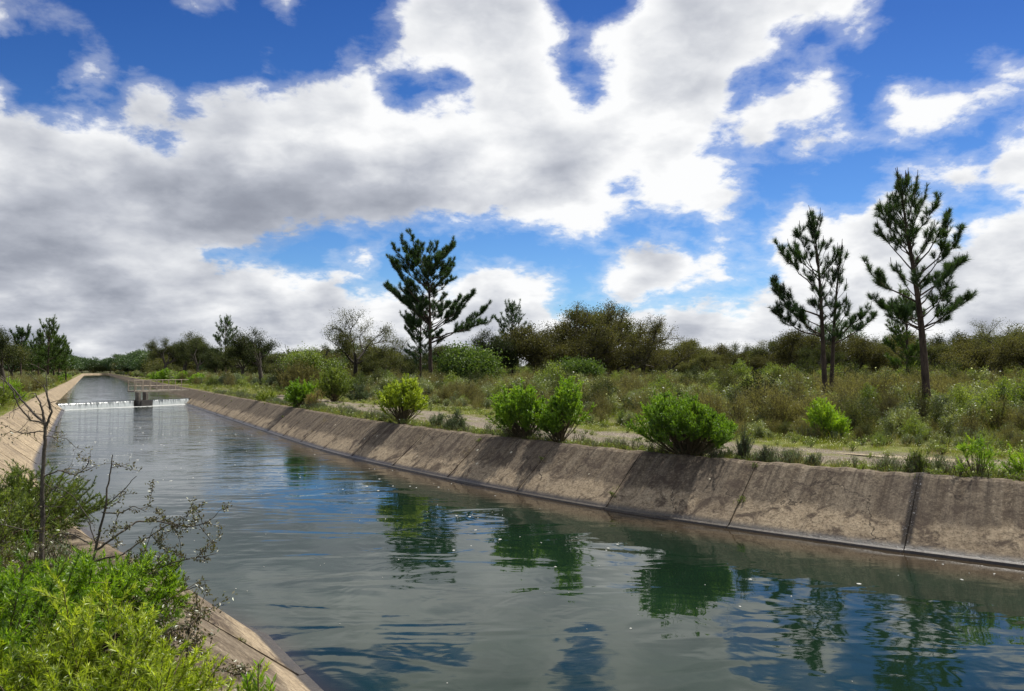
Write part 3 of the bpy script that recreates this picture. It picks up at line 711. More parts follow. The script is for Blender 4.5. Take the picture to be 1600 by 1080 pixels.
def make_pine(H, seed, env, bare=.35, lean=(0, 0), needle=.15, nw=.012, dens=190, r0=.14, twin=False, candles=True, nmat=None, tip_up=.8, whorl=.42, extra=None, fill=1.0, elk=.85):
    """env(t, az) -> branch reach in metres, t = height fraction"""
    rng = np.random.default_rng(seed)
    nmat = nmat or PINE_N
    tb = B(); cb = B(); sb = B()
    z = np.linspace(0, H, 16); ph = rng.uniform(0, 6, 2); am = H*.012
    tp = np.c_[lean[0]*(z/H)**1.3+am*np.sin(z*.55+ph[0])*(z/H), lean[1]*(z/H)+am*np.sin(z*.5+ph[1])*(z/H), z]
    tr = r0*(1-z/H)**.85+.012; tr[0] *= 1.25
    tb.tube(tp, tr, 10, 0)
    def tpt(h): return np.array([np.interp(h, z, tp[:, k]) for k in range(3)])
    h = H*bare; specs = []
    while h < H*.985:
        t = h/H; nb = int(rng.integers(3, 6))
        a0 = rng.uniform(0, 6.28)
        for k in range(nb):
            az = a0+k*6.28/nb+rng.normal()*.35
            if rng.random() > .08: specs.append((h+rng.normal()*.12, az, env(t, az)*rng.uniform(.5, 1.18)))
        h += whorl*(1.15-.55*t)*rng.uniform(.8, 1.2)
    for e in (extra or []): specs.append(e)
    for hh, az, L in specs:
        if L < .12: continue
        t = hh/H; base = tpt(min(hh, H*.99)); out = np.array([math.cos(az), math.sin(az), 0])
        el = .38+elk*max(0, (t-.3))/.7 + rng.normal()*.1
        n = 7; q = np.linspace(0, 1, n); bend = tip_up*(.35+.4*rng.random())
        ang = el+bend*(q**1.5)*(1-.4*t); ang = np.minimum(ang, 1.45)
        st = L/(n-1); pts = [base]
        side = np.array([-out[1], out[0], 0]); wob = rng.normal()*.25
        for k in range(1, n):
            d = out*math.cos(ang[k])+np.array((0, 0, math.sin(ang[k])))+side*wob*.6*math.sin(q[k]*5)+rng.normal(size=3)*.10
            pts.append(pts[-1]+unit(d)*st/ max(.62, math.cos(el)*.8+.2))
        pts = np.array(pts); rb = max(.010, .020*L**.8)
        cb.tube(pts, np.linspace(rb, .006, n), 4, 0)
        tt = .45+.25*(t-.5)
        needles_along(cb, pts[int(n*.6):], dens*1.1*fill, needle, nw, rng, tint=tt)
        # side shoots
        ns = max(2, int(L/(.15 if H < 9 else .19)))
        for k in range(ns):
            f = rng.uniform(.38, .99); i = min(int(f*(n-1)), n-2); p0 = pts[i]+(pts[i+1]-pts[i])*(f*(n-1)-i)
            dm = unit(pts[i+1]-pts[i]); sg = 1 if rng.random() < .5 else -1
            d = unit(dm*.7+side*sg*rng.uniform(.4, 1.1)+np.array((0, 0, rng.uniform(-.25, .8))))
            l2 = min(1.1, L*.40)*(1.15-f*.6)*rng.uniform(.55, 1.2)
            p1 = p0+d*l2*.5; p2 = p1+unit(d+np.array((0, 0, .7)))*l2*.5
            sp = np.array([p0, p1, p2]); cb.tube(sp, np.linspace(.009, .005, 3), 3, 0)
            needles_along(cb, sp[0 if rng.random() < .6 else 1:], dens*fill, needle, nw, rng, tint=tt+rng.normal()*.08)
            if l2 > .35:
                for _ in range(2):
                    d3 = unit(unit(p2-p1)+rdirs(1, rng)[0]*.8+np.array((0, 0, .3))); sp = np.array([p1, p1+d3*l2*.4])
                    needles_along(cb, sp, dens*fill, needle, nw, rng, tint=tt+.05)
            if candles and t > .45 and rng.random() < .30*t:
                cb.tube(np.array([p2, p2+np.array((0, 0, .14+.1*rng.random()))]), [.012, .008], 3, 0)
        if candles and t > .3:
            c1 = pts[-1]+unit(pts[-1]-pts[-2]+np.array((0, 0, .8)))*(.16+.16*rng.random()); cb.tube(np.array([pts[-1], c1]), [.014, .009], 4, 0)
    top = tp[-1]
    if candles:
        for k in range(6):
            d = unit(np.array((rng.normal()*.3, rng.normal()*.3, 1))); l = .5 if k == 0 else .25
            cb.tube(np.array([top-(0, 0, .1), top+d*l]), [.016, .010], 4, 0)
    needles_along(cb, np.array([tp[-3], tp[-2], tp[-1]]), dens*2, needle, nw, rng, tint=.5)
    # dead stubs on the bare trunk
    for k in range(int(8*bare/.35)):
        hh = rng.uniform(.12, bare)*H; p0 = tpt(hh); a = rng.uniform(0, 6.28); l = rng.uniform(.2, .7); tb.tube(np.array([p0, p0+np.array((math.cos(a)*l, math.sin(a)*l, .12*l))]), [.012, .004], 3, 0)
    return tb.mesh('pine_trunk', [BARK_P], True), cb.mesh('pine_crown', [BARK_P, nmat])

def make_oak(H, Wd, seed, leafmat, leafn=16, leaf=.09, bare=.25, gnarl=.5, levels=4, r0=.2, leafr=.30, trunks=1, flat=.85, bark=None):
    rng = np.random.default_rng(seed); tb = B(); cb = B(); tips = []
    bark = bark or BARK_O
    cz = H*.60; rx, rz = Wd/2, H*.46
    def inside(p): return (p[0]/rx)**2+(p[1]/rx)**2+((p[2]-cz)/rz)**2
    def grow(p, d, L, r, lev, bld):
        n = 4; pts = [p]
        for k in range(n):
            d = unit(d+rng.normal(size=3)*gnarl*.35+np.array((0, 0, .05)))
            q = pts[-1]+d*L/n
            if inside(q) > 1.15 and lev > 0: d = unit(d*.4-unit(q-np.array((0, 0, cz*.8)))*.3+rng.normal(size=3)*.3); q = pts[-1]+d*L/n*.7
            pts.append(q)
        pts = np.array(pts); bld.tube(pts, np.linspace(r, r*.62, n+1), 6 if lev < 2 else 3, 0)
        if lev >= levels: tips.append(pts[-1]); tips.append(pts[2]); return
        if lev >= levels-1: tips.append(pts[3])
        nc = 3 if lev < levels-1 else 4
        for k in range(nc):
            side = rdirs(1, rng)[0]; side[2] *= .6
            nd = unit(d*.55+side*.85+unit(np.array([*(pts[-1][:2]), 0]))*.35+np.array((0, 0, .12)))
            at = pts[-1] if k < 2 else pts[int(rng.integers(2, 4))]
            grow(at, nd, L*rng.uniform(.58, .85), r*.6, lev+1, cb)
    for k in range(trunks):
        a = rng.uniform(0, 6.28); off = np.array((math.cos(a), math.sin(a), 0))*(.35*trunks if trunks > 1 else 0)*Wd*.06
        th = H*bare; base = np.array((off[0], off[1], -.1)); ln = np.array((math.cos(a)*.5, math.sin(a)*.5, 1)) if trunks > 1 else np.array((rng.normal()*.15, rng.normal()*.15, 1))
        p1 = base+unit(ln)*(th+.1)
        pm = (base+p1)/2+rng.normal(size=3)*.06
        tb.tube(np.array([base, pm, p1]), [r0*1.25, r0*1.0, r0*.9], 9, 0)
        nl = 5 if trunks == 1 else 3
        for i in range(nl):
            az = i*6.28/nl+rng.normal()*.4; e = rng.uniform(.35, 1.15)
            grow(p1, np.array((math.cos(az)*math.cos(e), math.sin(az)*math.cos(e), math.sin(e))), max(Wd*.22, H*.2)*rng.uniform(.8, 1.15), r0*.55, 1, cb)
    tips = np.array(tips); n = len(tips)*leafn
    c = np.repeat(tips, leafn, 0); pos = c+rng.normal(size=(n, 3))*leafr*np.array((1, 1, flat*.8))
    ct = np.repeat(rng.normal(size=len(tips))*.16, leafn)
    tint = np.clip(.5+ct+rng.normal(size=n)*.14, 0, 1)
    cb.leaves(pos, rdirs(n, rng)+np.array((0, 0, .2)), leaf*rng.uniform(.7, 1.3, n), leaf*.62, 1, tint, quad=True, rng=rng)
    return tb.mesh('oak_trunk', [bark], True), cb.mesh('oak_crown', [bark, leafmat])

def make_round_pine(Wd, Hc, H, seed, n=9000, leaf=.35, m=None):
    """umbrella pine with a dense domed crown"""
    rng = np.random.default_rng(seed); tb = B(); cb = B()
    tb.tube(np.array([(0, 0, -.3), (.1, 0, H*.4), (0, .1, H-Hc*.7)]), [.35, .28, .2], 8, 0)
    for k in range(9):
        a = k*.7; tb.tube(np.array([(0, 0, H-Hc*.9), (math.cos(a)*Wd*.22, math.sin(a)*Wd*.22, H-Hc*.4)]), [.14, .05], 4, 0)
    nc = 90; cl = rdirs(nc, rng); cl[:, 2] = np.abs(cl[:, 2])*.95-.12; cl = cl*rng.uniform(.78, 1.0, nc)[:, None]
    c = cl*np.array((Wd/2, Wd/2, Hc))+np.array((0, 0, H-Hc))
    idx = rng.integers(0, nc, n); pos = c[idx]+rng.normal(size=(n, 3))*np.array((Wd*.055, Wd*.055, Hc*.06))
    tint = np.clip(.45+.25*cl[idx, 2]+rng.normal(size=n)*.15, 0, 1)
    cb.leaves(pos, rdirs(n, rng)+np.array((0, 0, .5)), leaf*rng.uniform(.7, 1.3, n), leaf*.4, 1, tint, rng=rng)
    return tb.mesh('round_pine_trunk', [BARK_P], True), cb.mesh('round_pine_crown', [BARK_P, m or PINE_N])

def make_broom(Wd, H, seed, leafm, nst=34, sub=7, leafL=.035, leafW=.007, dens=420, shell=.45, open_=.5, stemr=.008, lean=(0, 0), curl=.25, sprig=.30, low=.08, fuzz=.8):
    """a many-stemmed bush: bare stems fan up from one root, leafy shoots make the dome"""
    rng = np.random.default_rng(seed); sb = B(); lb = B()
    lobes = rng.normal(size=(7, 3)); lobes = unit(lobes); la = rng.uniform(-.26, .20, 7)
    for i in range(nst):
        a = rng.uniform(0, 6.28); rr = math.sqrt(rng.random())
        d = np.array((math.cos(a)*rr, math.sin(a)*rr, low+(1-low)*math.sqrt(max(.0, 1-rr*rr*.96))))
        lump = 1+np.sum(la*np.clip(lobes@d, 0, 1)**3)*1.5
        end = d*np.array((Wd/2, Wd/2, H))*lump*(rng.uniform(.80, 1.03) if rng.random() < .88 else rng.uniform(1.0, 1.14))+np.array((lean[0], lean[1], 0))*rr
        base = rng.normal(size=3)*np.array((.05, .05, 0))*Wd*.5
        md = base*.6+end*.5+np.array((d[0]*Wd*.06, d[1]*Wd*.06, -H*.03))+rng.normal(size=3)*.03
        q = np.linspace(0, 1, 6)[:, None]; pts = (1-q)**2*base+2*q*(1-q)*md+q*q*end
        sb.tube(pts, np.linspace(stemr*1.4, stemr*.45, 6), 4, 0)
        tt = .5+rng.normal()*.10
        needles_along(lb, pts[3:], dens, leafL, leafW, rng, .75, 0, tt)
        for k in range(sub):
            f = open_+(.98-open_)*rng.random()**.75; fi = f*5; j = min(int(fi), 4); p0 = pts[j]+(pts[j+1]-pts[j])*(fi-j)
            dd = unit(unit(end-p0+1e-6)*.5+rdirs(1, rng)[0]*.85+np.array((0, 0, .30)))
            l = sprig*H*rng.uniform(.5, 1.15)*(1.3-f*.75)
            p1 = p0+dd*l*.55; p2 = p1+unit(dd+np.array((0, 0, curl)))*l*.45; sp = np.array([p0, p1, p2])
            if k % 3 == 0: sb.tube(sp, [stemr*.5, stemr*.35, stemr*.25], 3, 0)
            hi = (rng.random()-.45)*.30
            needles_along(lb, sp, dens, leafL, leafW, rng, fuzz, 0, tt+hi+rng.normal()*.06)
    for i in range(int(nst*.22)):      # dead twigs
        a = rng.uniform(0, 6.28); rr = rng.uniform(.5, 1); e = np.array((math.cos(a)*rr*Wd*.46, math.sin(a)*rr*Wd*.46, H*rng.uniform(.15, .95))); m_ = e*.5+rng.normal(size=3)*.05
        sb.tube(np.array([(0, 0, 0), m_, e, e+rng.normal(size=3)*.06*H+(0, 0, .05*H)]), np.array([.9, .7, .4, .2])*stemr, 3, 0)
    return sb.mesh('bush_stems', [BARK_S], True), lb.mesh('bush_foliage', [leafm])

def make_scrub(Wd, H, seed, mats, n=2600, leaf=.05, lw=.35, upright=.7, nst=26, flowers=0, fsize=.05, zlow=.15):
    """one low bush as a single mesh: twigs, leaves and, on some, white flowers"""
    rng = np.random.default_rng(seed); b = B(); ends = []
    for i in range(nst):
        a = rng.uniform(0, 6.28); rr = rng.random()**.6
        d = np.array((math.cos(a)*rr*Wd/2, math.sin(a)*rr*Wd/2, H*math.sqrt(max(.1, 1-rr*rr*.8))*rng.uniform(.75, 1.05)))
        base = np.array((d[0]*.12, d[1]*.12, 0)); md = (base+d)/2+rng.normal(size=3)*.05
        b.tube(np.array([base, md, d]), [.009, .006, .003], 3, 0); ends.append((base, md, d))
    E = np.array(ends); k = rng.integers(0, nst, n); q = rng.uniform(zlow, 1, n)**.6
    q_ = q[:, None]; pos = (1-q_)**2*E[k, 0]+2*q_*(1-q_)*E[k, 1]+q_**2*E[k, 2]
    pos += rng.normal(size=(n, 3))*np.array((Wd*.055, Wd*.055, H*.04))
    d = E[k, 2]-E[k, 0]; dr = unit(d)*upright+rdirs(n, rng)*.8
    ct = rng.normal(size=nst)*.12
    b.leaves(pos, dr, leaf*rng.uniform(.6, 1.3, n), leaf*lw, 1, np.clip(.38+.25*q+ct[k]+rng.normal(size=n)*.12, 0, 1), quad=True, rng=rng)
    for f in range(flowers):
        c = E[int(rng.integers(0, nst)), 2]+rng.normal(size=3)*np.array((Wd*.08, Wd*.08, .06)); nrm = unit(np.array((rng.normal()*.5, rng.normal()*.5-.4, 1)))
        u = unit(np.cross(nrm, (1, 0, .1))); v = np.cross(nrm, u); a = np.arange(5)*2*math.pi/5
        ring = c+fsize*(np.cos(a)[:, None]*u+np.sin(a)[:, None]*v)+nrm*.01; V = np.vstack([c, ring])
        b.add(V, [(0, 1+i, 1+(i+1) % 5) for i in range(5)], 2, .5)
    return b.mesh('scrub_bush', mats)
def make_grass(H, seed, m, n=34, w=.006, sp=.10, heads=0):
    rng = np.random.default_rng(seed); b = B()
    pos = np.c_[rng.normal(size=(n, 2))*sp, np.zeros(n)]; d = np.c_[rng.normal(size=(n, 2))*.42, np.ones(n)]
    b.leaves(pos, d, H*rng.uniform(.4, 1.1, n), w, 0, np.clip(.5+rng.normal(size=n)*.2, 0, 1), rng=rng)
    if heads:
        p = rng.normal(size=(heads, 3))*np.array((sp, sp, 0)); p[:, 2] = H*rng.uniform(.7, 1.1, heads)
        b.leaves(p, rdirs(heads, rng), .02, .02, 1, .5, quad=True, rng=rng)
    return b.mesh('grass_tuft', [m, PETAL])

def scatter(name, label, meshes, pts, rotz, scl, idx, tilt=None):
    """one 'stuff' object: mesh variants set on points by geometry nodes"""
    me = new_mesh(name, pts, [], None) if False else bpy.data.meshes.new(name)
    pts = np.ascontiguousarray(pts, np.float32); n = len(pts)
    me.vertices.add(n); me.vertices.foreach_set('co', pts.ravel())
    at = me.attributes.new('rot', 'FLOAT_VECTOR', 'POINT'); rv = np.zeros((n, 3), np.float32); rv[:, 2] = rotz
    if tilt is not None: rv[:, :2] = tilt
    at.data.foreach_set('vector', rv.ravel())
    at = me.attributes.new('scl', 'FLOAT', 'POINT'); at.data.foreach_set('value', np.ascontiguousarray(scl, np.float32))
    at = me.attributes.new('pick', 'INT', 'POINT'); at.data.foreach_set('value', np.ascontiguousarray(idx, np.int32))
    co = bpy.data.collections.new(name+'_kinds')
    for i, m in enumerate(meshes):
        o = bpy.data.objects.new('%s_kind_%02d' % (name, i), m); co.objects.link(o)
    ob = link(name, me); tag(ob, label, kind='stuff')
    ng = bpy.data.node_groups.new(name, 'GeometryNodeTree'); ng.interface.new_socket('Geometry', in_out='INPUT', socket_type='NodeSocketGeometry'); ng.interface.new_socket('Geometry', in_out='OUTPUT', socket_type='NodeSocketGeometry')
    gi = ng.nodes.new('NodeGroupInput'); go = ng.nodes.new('NodeGroupOutput')
    ci = ng.nodes.new('GeometryNodeCollectionInfo'); ci.inputs['Collection'].default_value = co; ci.inputs['Separate Children'].default_value = True; ci.inputs['Reset Children'].default_value = True
    ip = ng.nodes.new('GeometryNodeInstanceOnPoints'); ip.inputs['Pick Instance'].default_value = True
    def na(nm, ty):
        a = ng.nodes.new('GeometryNodeInputNamedAttribute'); a.data_type = ty; a.inputs[0].default_value = nm; return [o for o in a.outputs if o.enabled and o.name == 'Attribute'][0]
    L = ng.links.new
    L(gi.outputs[0], ip.inputs['Points']); L(ci.outputs[0], ip.inputs['Instance']); L(na('pick', 'INT'), ip.inputs['Instance Index'])
    er = ng.nodes.new('FunctionNodeEulerToRotation'); L(na('rot', 'FLOAT_VECTOR'), er.inputs[0]); L(er.outputs[0], ip.inputs['Rotation'])
    L(na('scl', 'FLOAT'), ip.inputs['Scale']); L(ip.outputs[0], go.inputs[0])
    mod = ob.modifiers.new('scatter', 'NODES'); mod.node_group = ng
    return ob

# ------------------------------------------------------------------ named trees
def put_tree(name, meshes, x, y, label, cat='tree', group=None, rotz=0, scale=1.0, parts=('trunk', 'crown')):
    root = empty(name, (x, y, float(zg(x, y))-.03), rotz, scale); tag(root, label, cat, group)
    for p, m in zip(parts, meshes): link(p, m, root)
    return root
def envlr(right, left, depth):
    """reach by height fraction: towards the right / left / depth; lists of (t, reach)"""
    def f(t, az):
        r = np.interp(t, *zip(*right)); l = np.interp(t, *zip(*left)); dp = np.interp(t, *zip(*depth)) if depth else (r+l)/2
        c = math.cos(az); e = r if c > 0 else l
        return math.sqrt((e*c)**2+(dp*math.sin(az))**2)
    return f
# right-hand pair
x, y = at_depth(1449, 27.0)
e = envlr([(.28, .5), (.36, 2.2), (.45, 1.9), (.6, 1.6), (.75, 1.35), (.9, .6), (1, .2)], [(.3, .4), (.38, 1.6), (.46, 1.9), (.6, 1.6), (.75, 1.15), (.9, .65), (1, .2)], [(.3, .5), (.4, 1.7), (.75, 1.2), (1, .2)])
put_tree('pine_tree', make_pine(8.5, 11, e, .38, (-.85, 0), .19, .0105, 330, .14, whorl=.46, extra=[(3.3, 0.1, 2.0), (3.3, 2.9, 1.8), (4.2, 3.0, 2.0), (4.4, .2, 1.9), (5.4, .1, 1.8), (5.8, 3.2, 1.6)]), x, y, 'tall open pine with a single straight trunk, rightmost of the two by the track')
x, y = at_depth(1291, 31.0)
e = envlr([(.3, .4), (.4, 1.0), (.6, .9), (.8, .75), (1, .2)], [(.3, .5), (.38, 2.0), (.55, 2.1), (.7, 1.6), (.85, .9), (1, .2)], [(.3, .5), (.5, 1.1), (1, .2)])
t1 = make_pine(8.05, 21, e, .38, (-.55, 0), .20, .0105, 310, .105, whorl=.50, extra=[(3.2, 3.3, 2.2), (4.0, 3.1, 2.3), (4.9, 3.0, 2.0)])
e = envlr([(.3, .4), (.38, 1.3), (.55, 1.0), (.8, .6), (1, .2)], [(.3, .3), (.5, .6), (.8, .5), (1, .2)], [(.3, .5), (.5, .9), (1, .2)])
t2 = make_pine(6.7, 22, e, .42, (.55, .3), .20, .0105, 310, .09, whorl=.50, extra=[(2.9, .1, 1.9), (3.1, 6.1, 1.7)])
rt = put_tree('pine_tree', t1, x, y, 'twin trunked pine leaning slightly left, beside the taller single pine')
for p, m in zip(('trunk', 'crown'), t2): link(p, m, rt, (.22, .1, 0))
# tall pine in the middle and its small neighbour
x, y = at_depth(674, 62.0)
e = envlr([(.3, 1), (.42, 3.0), (.5, 2.6), (.6, 1.7), (.72, 3.0), (.84, 3.2), (.93, 2.6), (1, 1.2)], [(.3, .8), (.42, 3.4), (.52, 3.7), (.62, 2.2), (.72, 3.6), (.84, 3.6), (.93, 2.8), (1, 1.2)], [(.3, .8), (.5, 2.6), (.85, 2.4), (1, .9)])
put_tree('pine_tree', make_pine(10.9, 37, e, .34, (-.4, 0), .27, .019, 170, tip_up=.42, elk=.5, r0=.19, whorl=.56, fill=1.1, extra=[(4.0, .05, 5.0), (4.8, .0, 4.4), (4.4, -.2, 5.2), (5.2, .4, 3.4), (5.6, 3.1, 3.9), (6.4, 3.3, 3.8), (6.0, 2.9, 4.0)]), x, y, 'tallest pine, dark dense crown with a long branch out to the right')
x, y = at_depth(657, 64.0)
e = lambda t, az: np.interp(t, [.2, .4, .6, .85, 1], [.6, 1.9, 2.0, 1.2, .3])
put_tree('pine_tree', make_pine(7.6, 33, e, .25, (.1, 0), .22, .028, 90, .11, candles=False), x, y, 'young pine tucked under the left side of the tallest pine')
# medium pines
e2 = lambda t, az: np.interp(t, [.3, .45, .6, .85, 1], [.8, 2.2, 2.2, 1.3, .3])
med = make_pine(8.8, 41, e2, .42, (.2, 0), .24, .030, 50, .11, candles=False, fill=1.0, whorl=.6)
e3 = lambda t, az: np.interp(t, [.15, .3, .55, .85, 1], [1.0, 2.2, 2.0, 1.1, .3])
ful = make_pine(8.5, 42, e3, .16, (.1, 0), .26, .032, 62, .15, candles=False, nmat=PINE_N2, fill=1.0, whorl=.55)
e4 = lambda t, az: np.interp(t, [.55, .65, .8, 1], [.5, 1.7, 1.6, .3])
tuf = make_pine(8.0, 43, e4, .58, (.3, 0), .28, .034, 60, .12, candles=False, fill=1.3)
def px_tree(name, meshes, H, px, top, Z, label, **k):
    x, y = at_depth(px, Z); need = (HOR-top)/FPX*Z+CAMH-BANK
    zc_ = np.empty(len(meshes[1].vertices)*3, np.float32); meshes[1].vertices.foreach_get('co', zc_); H = float(np.percentile(zc_[2::3], 99.3))
    return put_tree(name, meshes, x, y, label, scale=float(need/H), **k)
px_tree('pine_tree', med, 8.8, 800, 470, 80, 'slim pine just left of the broad bare oaks', rotz=1)
px_tree('pine_tree', med, 8.8, 353, 494, 125, 'slim pine standing clear above the oaks right of the weir', rotz=4)
px_tree('pine_tree', ful, 8.5, 1418, 452, 50, 'smaller pale green pine behind the rightmost tall pine', rotz=2)
px_tree('pine_tree', ful, 8.5, 75, 497, 100, 'tallest bushy pine on the left bank above the weir', rotz=.3)
for i, (px, top, Z) in enumerate([(60, 520, 104), (92, 524, 108), (103, 533, 118), (50, 530, 112), (84, 515, 112)]):
    px_tree('pine_tree', ful, 8.5, px, top, Z, ['bushy pine just left of the tallest left bank pine', 'bushy pine just right of the tallest left bank pine', 'lowest bushy pine at the right end of the left bank clump', 'bushy pine at the left end of the left bank clump', 'bushy pine behind the tallest left bank pine'][i], rotz=i*1.3, group='pines clumped on the left bank')
px_tree('pine_tree', tuf, 8.0, 33, 508, 92, 'thin tufted pine between the leftmost oak and the pine clump', rotz=2)
px_tree('pine_bush', make_oak(4.2, 4.2, 51, PINE_N2, 220, .10, .06, .4, 3, .1, .30), 4.2, 725, 541, 58, 'rounded dark green young pine just right of the tallest pine')
px_tree('pine_bush', make_oak(3.2, 3.0, 52, PINE_N2, 220, .08, .05, .4, 3, .08, .24), 3.2, 905, 562, 52, 'small dark green bush below the broad bare oaks')

# oaks
print('oaks')
oA = make_oak(6.8, 7.5, 61, OAK_L, 60, .10, .26, .55, 4, .22, .28)
oB = make_oak(7.0, 7.0, 62, OAK_D, 66, .10, .28, .5, 4, .22, .28)
oC = make_oak(8.2, 9.5, 63, OAK_B, 64, .085, .14, .75, 4, .26, .22)
oD = make_oak(5.6, 7.5, 64, OAK_B, 60, .10, .2, .6, 4, .18, .28)
oE = make_oak(6.9, 7.4, 65, OAK_L, 34, .08, .30, .45, 4, .17, .22)
oF = make_oak(5.2, 6.4, 66, OAK_L, 60, .10, .12, .5, 4, .16, .30)
KH = {'A': (oA, 6.8), 'B': (oB, 7.0), 'C': (oC, 8.2), 'D': (oD, 5.6), 'E': (oE, 6.9), 'F': (oF, 5.2)}
def oak(k, px, top, Z, label, group=None, rotz=None, name='oak_tree'):
    m, H = KH[k]; return px_tree(name, m, H, px, top, Z, label, group=group, rotz=rotz if rotz is not None else px*.7)
oak('E', 553, 488, 68, 'open crowned oak with fine bare branch tips and a dark trunk')
oak('C', 905, 482, 78, 'broad gnarled oak at the left of the bare oak group'); oak('C', 960, 476, 80, 'tallest gnarled oak in the middle of the bare oak group', rotz=2.2)
oak('C', 1010, 500, 76, 'lower gnarled oak at the right end of the bare oak group', rotz=4.4); oak('A', 930, 484, 84, 'fuller olive oak behind the tallest bare oak', rotz=1.2)
oak('D', 860, 505, 80, 'brown oak leaning out at the left end of the bare oak group', rotz=.3)
oak('B', 412, 518, 80, 'dark oak with a thin open top between the slim pine and the dead snags'); oak('B', 750, 518, 76, 'dark open oak between the tallest pine and the slim pine')
oak('B', 10, 515, 78, 'dark oak at the left edge on the near bank'); oak('B', 258, 530, 165, 'first dark oak right of the far canal'); oak('B', 284, 522, 150, 'tall dark oak right of the canal beyond the footbridge', rotz=3)
oak('B', 310, 532, 140, 'dark oak just left of the slim pine beyond the weir', rotz=5); oak('A', 378, 540, 110, 'olive oak just right of the slim pine beyond the weir')
oak('A', 1085, 530, 82, 'oak with a visible forked trunk right of the bare oak group'); oak('E', 1572, 500, 60, 'thin topped oak near the right edge')
oak('D', 1262, 518, 74, 'brown oak directly behind the twin trunked pine')
px_tree('round_pine', make_round_pine(6, 3.2, 8, 71, 6000, .2, PINE_N), 8, 1308, 499, 95, 'dark umbrella pine crown rising behind the twin trunked pine')
ring = [(440, 552, 88), (480, 548, 92), (505, 540, 96), (590, 535, 84), (625, 530, 90), (700, 540, 90), (780, 545, 95), (830, 540, 92), (1050, 545, 95), (1120, 540, 90), (1150, 538, 96), (1185, 542, 88), (1215, 532, 84), (1235, 522, 80),
        (1330, 525, 78), (1360, 530, 82), (1395, 520, 80), (1480, 528, 72), (1505, 520, 78), (1535, 516, 74), (1596, 512, 66), (1630, 505, 66), (1660, 515, 60), (640, 548, 70), (600, 548, 66), (530, 545, 80), (335, 545, 120), (450, 560, 76), (715, 560, 72), (1100, 552, 74), (1172, 552, 72), (1290, 540, 70), (1450, 540, 64), (1560, 530, 58), (20, 545, 96), (-20, 520, 80), (-60, 510, 80), (1010, 548, 88), (880, 545, 86), (940, 540, 90)]
MARK = [(10, 'the dark oak at the left edge'), (353, 'the slim pine beyond the weir'), (412, 'the dark open topped oak'), (468, 'the dead snags'), (553, 'the open crowned oak'), (674, 'the tallest pine'), (725, 'the rounded green young pine'), (800, 'the slim pine by bare oaks'), (860, 'the leftmost bare oak'), (960, 'the tallest bare oak'), (1085, 'the forked trunk oak'), (1262, 'the oak behind the twin pine'), (1308, 'the umbrella pine crown'), (1449, 'the rightmost tall pine'), (1572, 'the thin topped oak')]
for i, (px, top, Z) in enumerate(ring):
    dd_ = ', nearer' if Z < 77 else (', farther' if Z > 89 else '')
    near = min(MARK, key=lambda m_: abs(m_[0]-px)); k_ = 'ADBFEADB'[i % 8]
    col_ = {'A': 'olive', 'D': 'brown', 'F': 'bushy', 'B': 'dark', 'E': 'thin topped'}[k_]; far_ = 'close beside' if abs(px-near[0]) < 28 else ('just' if abs(px-near[0]) < 60 else 'well')
    oak(k_, px, top, Z, '%s belt oak %s %s %s' % (col_, far_, ('left of' if px < near[0] else 'right of') if far_ != 'close beside' else ('and left of' if px < near[0] else 'and right of'), near[1]+dd_), group='oaks of the woodland belt')
oak('F', 470, 552, 66, 'bright yellow green tree left of the open crowned oak') ['category'] = 'tree'
# fresh green crown for that one
g = make_oak(4.0, 5.0, 67, OLIVE_G, 120, .09, .1, .5, 3, .12, .32); px_tree('young_tree', g, 4.0, 492, 545, 62, 'fresh green young tree beside the dead snags')

def make_snag(seed, H):
    rng = np.random.default_rng(seed); b = B()
    def gr(p, d, L, r, lev):
        pts = [p]
        for k in range(5): d = unit(d+rng.normal(size=3)*.32); pts.append(pts[-1]+d*L/5)
        b.tube(np.array(pts), np.linspace(r, r*.5, 6), 6, 0)
        if lev < 2:
            for k in range(3): gr(pts[int(rng.integers(2, 6))], unit(d+rdirs(1, rng)[0]*.9+np.array((0, 0, .3))), L*.5, r*.45, lev+1)
    gr(np.array((0, 0, 0.)), np.array((0, 0, 1.)), H*.75, .16, 0); return b.mesh('snag', [BARK_O], True)
for i, (px, top, lab) in enumerate([(458, 528, 'dead bare snag with curled branches, left of its pair'), (478, 526, 'dead bare upright snag, right of its pair')]):
    x, y = at_depth(px, 72); o = link('dead_tree', make_snag(80+i, (HOR-top)/FPX*72+1.76), None, (x, y, 1.0)); tag(o, lab, 'dead tree')

# far umbrella pines at the bend of the canal
rp = make_round_pine(15, 7, 11, 72, 12000, .45, PINE_N)
for i, (px, top, Z) in enumerate([(188, 554, 400), (172, 560, 410), (205, 560, 385), (222, 556, 330), (146, 566, 430), (128, 560, 420), (112, 556, 400), (235, 552, 300)]):
    px_tree('round_pine', rp, 11, px, top, Z, ['highest round topped pine closing the view up the canal', 'round topped pine just left of the highest far one', 'round topped pine just right of the highest far one', 'second round topped pine right of the highest far one', 'round topped pine over the left far corner of the canal', 'round topped pine left of the far canal corner', 'round topped pine in line behind the left bank pine clump', 'round topped pine nearest to the oaks right of the far canal'][i], group='round pines at the far bend', rotz=i*1.1)

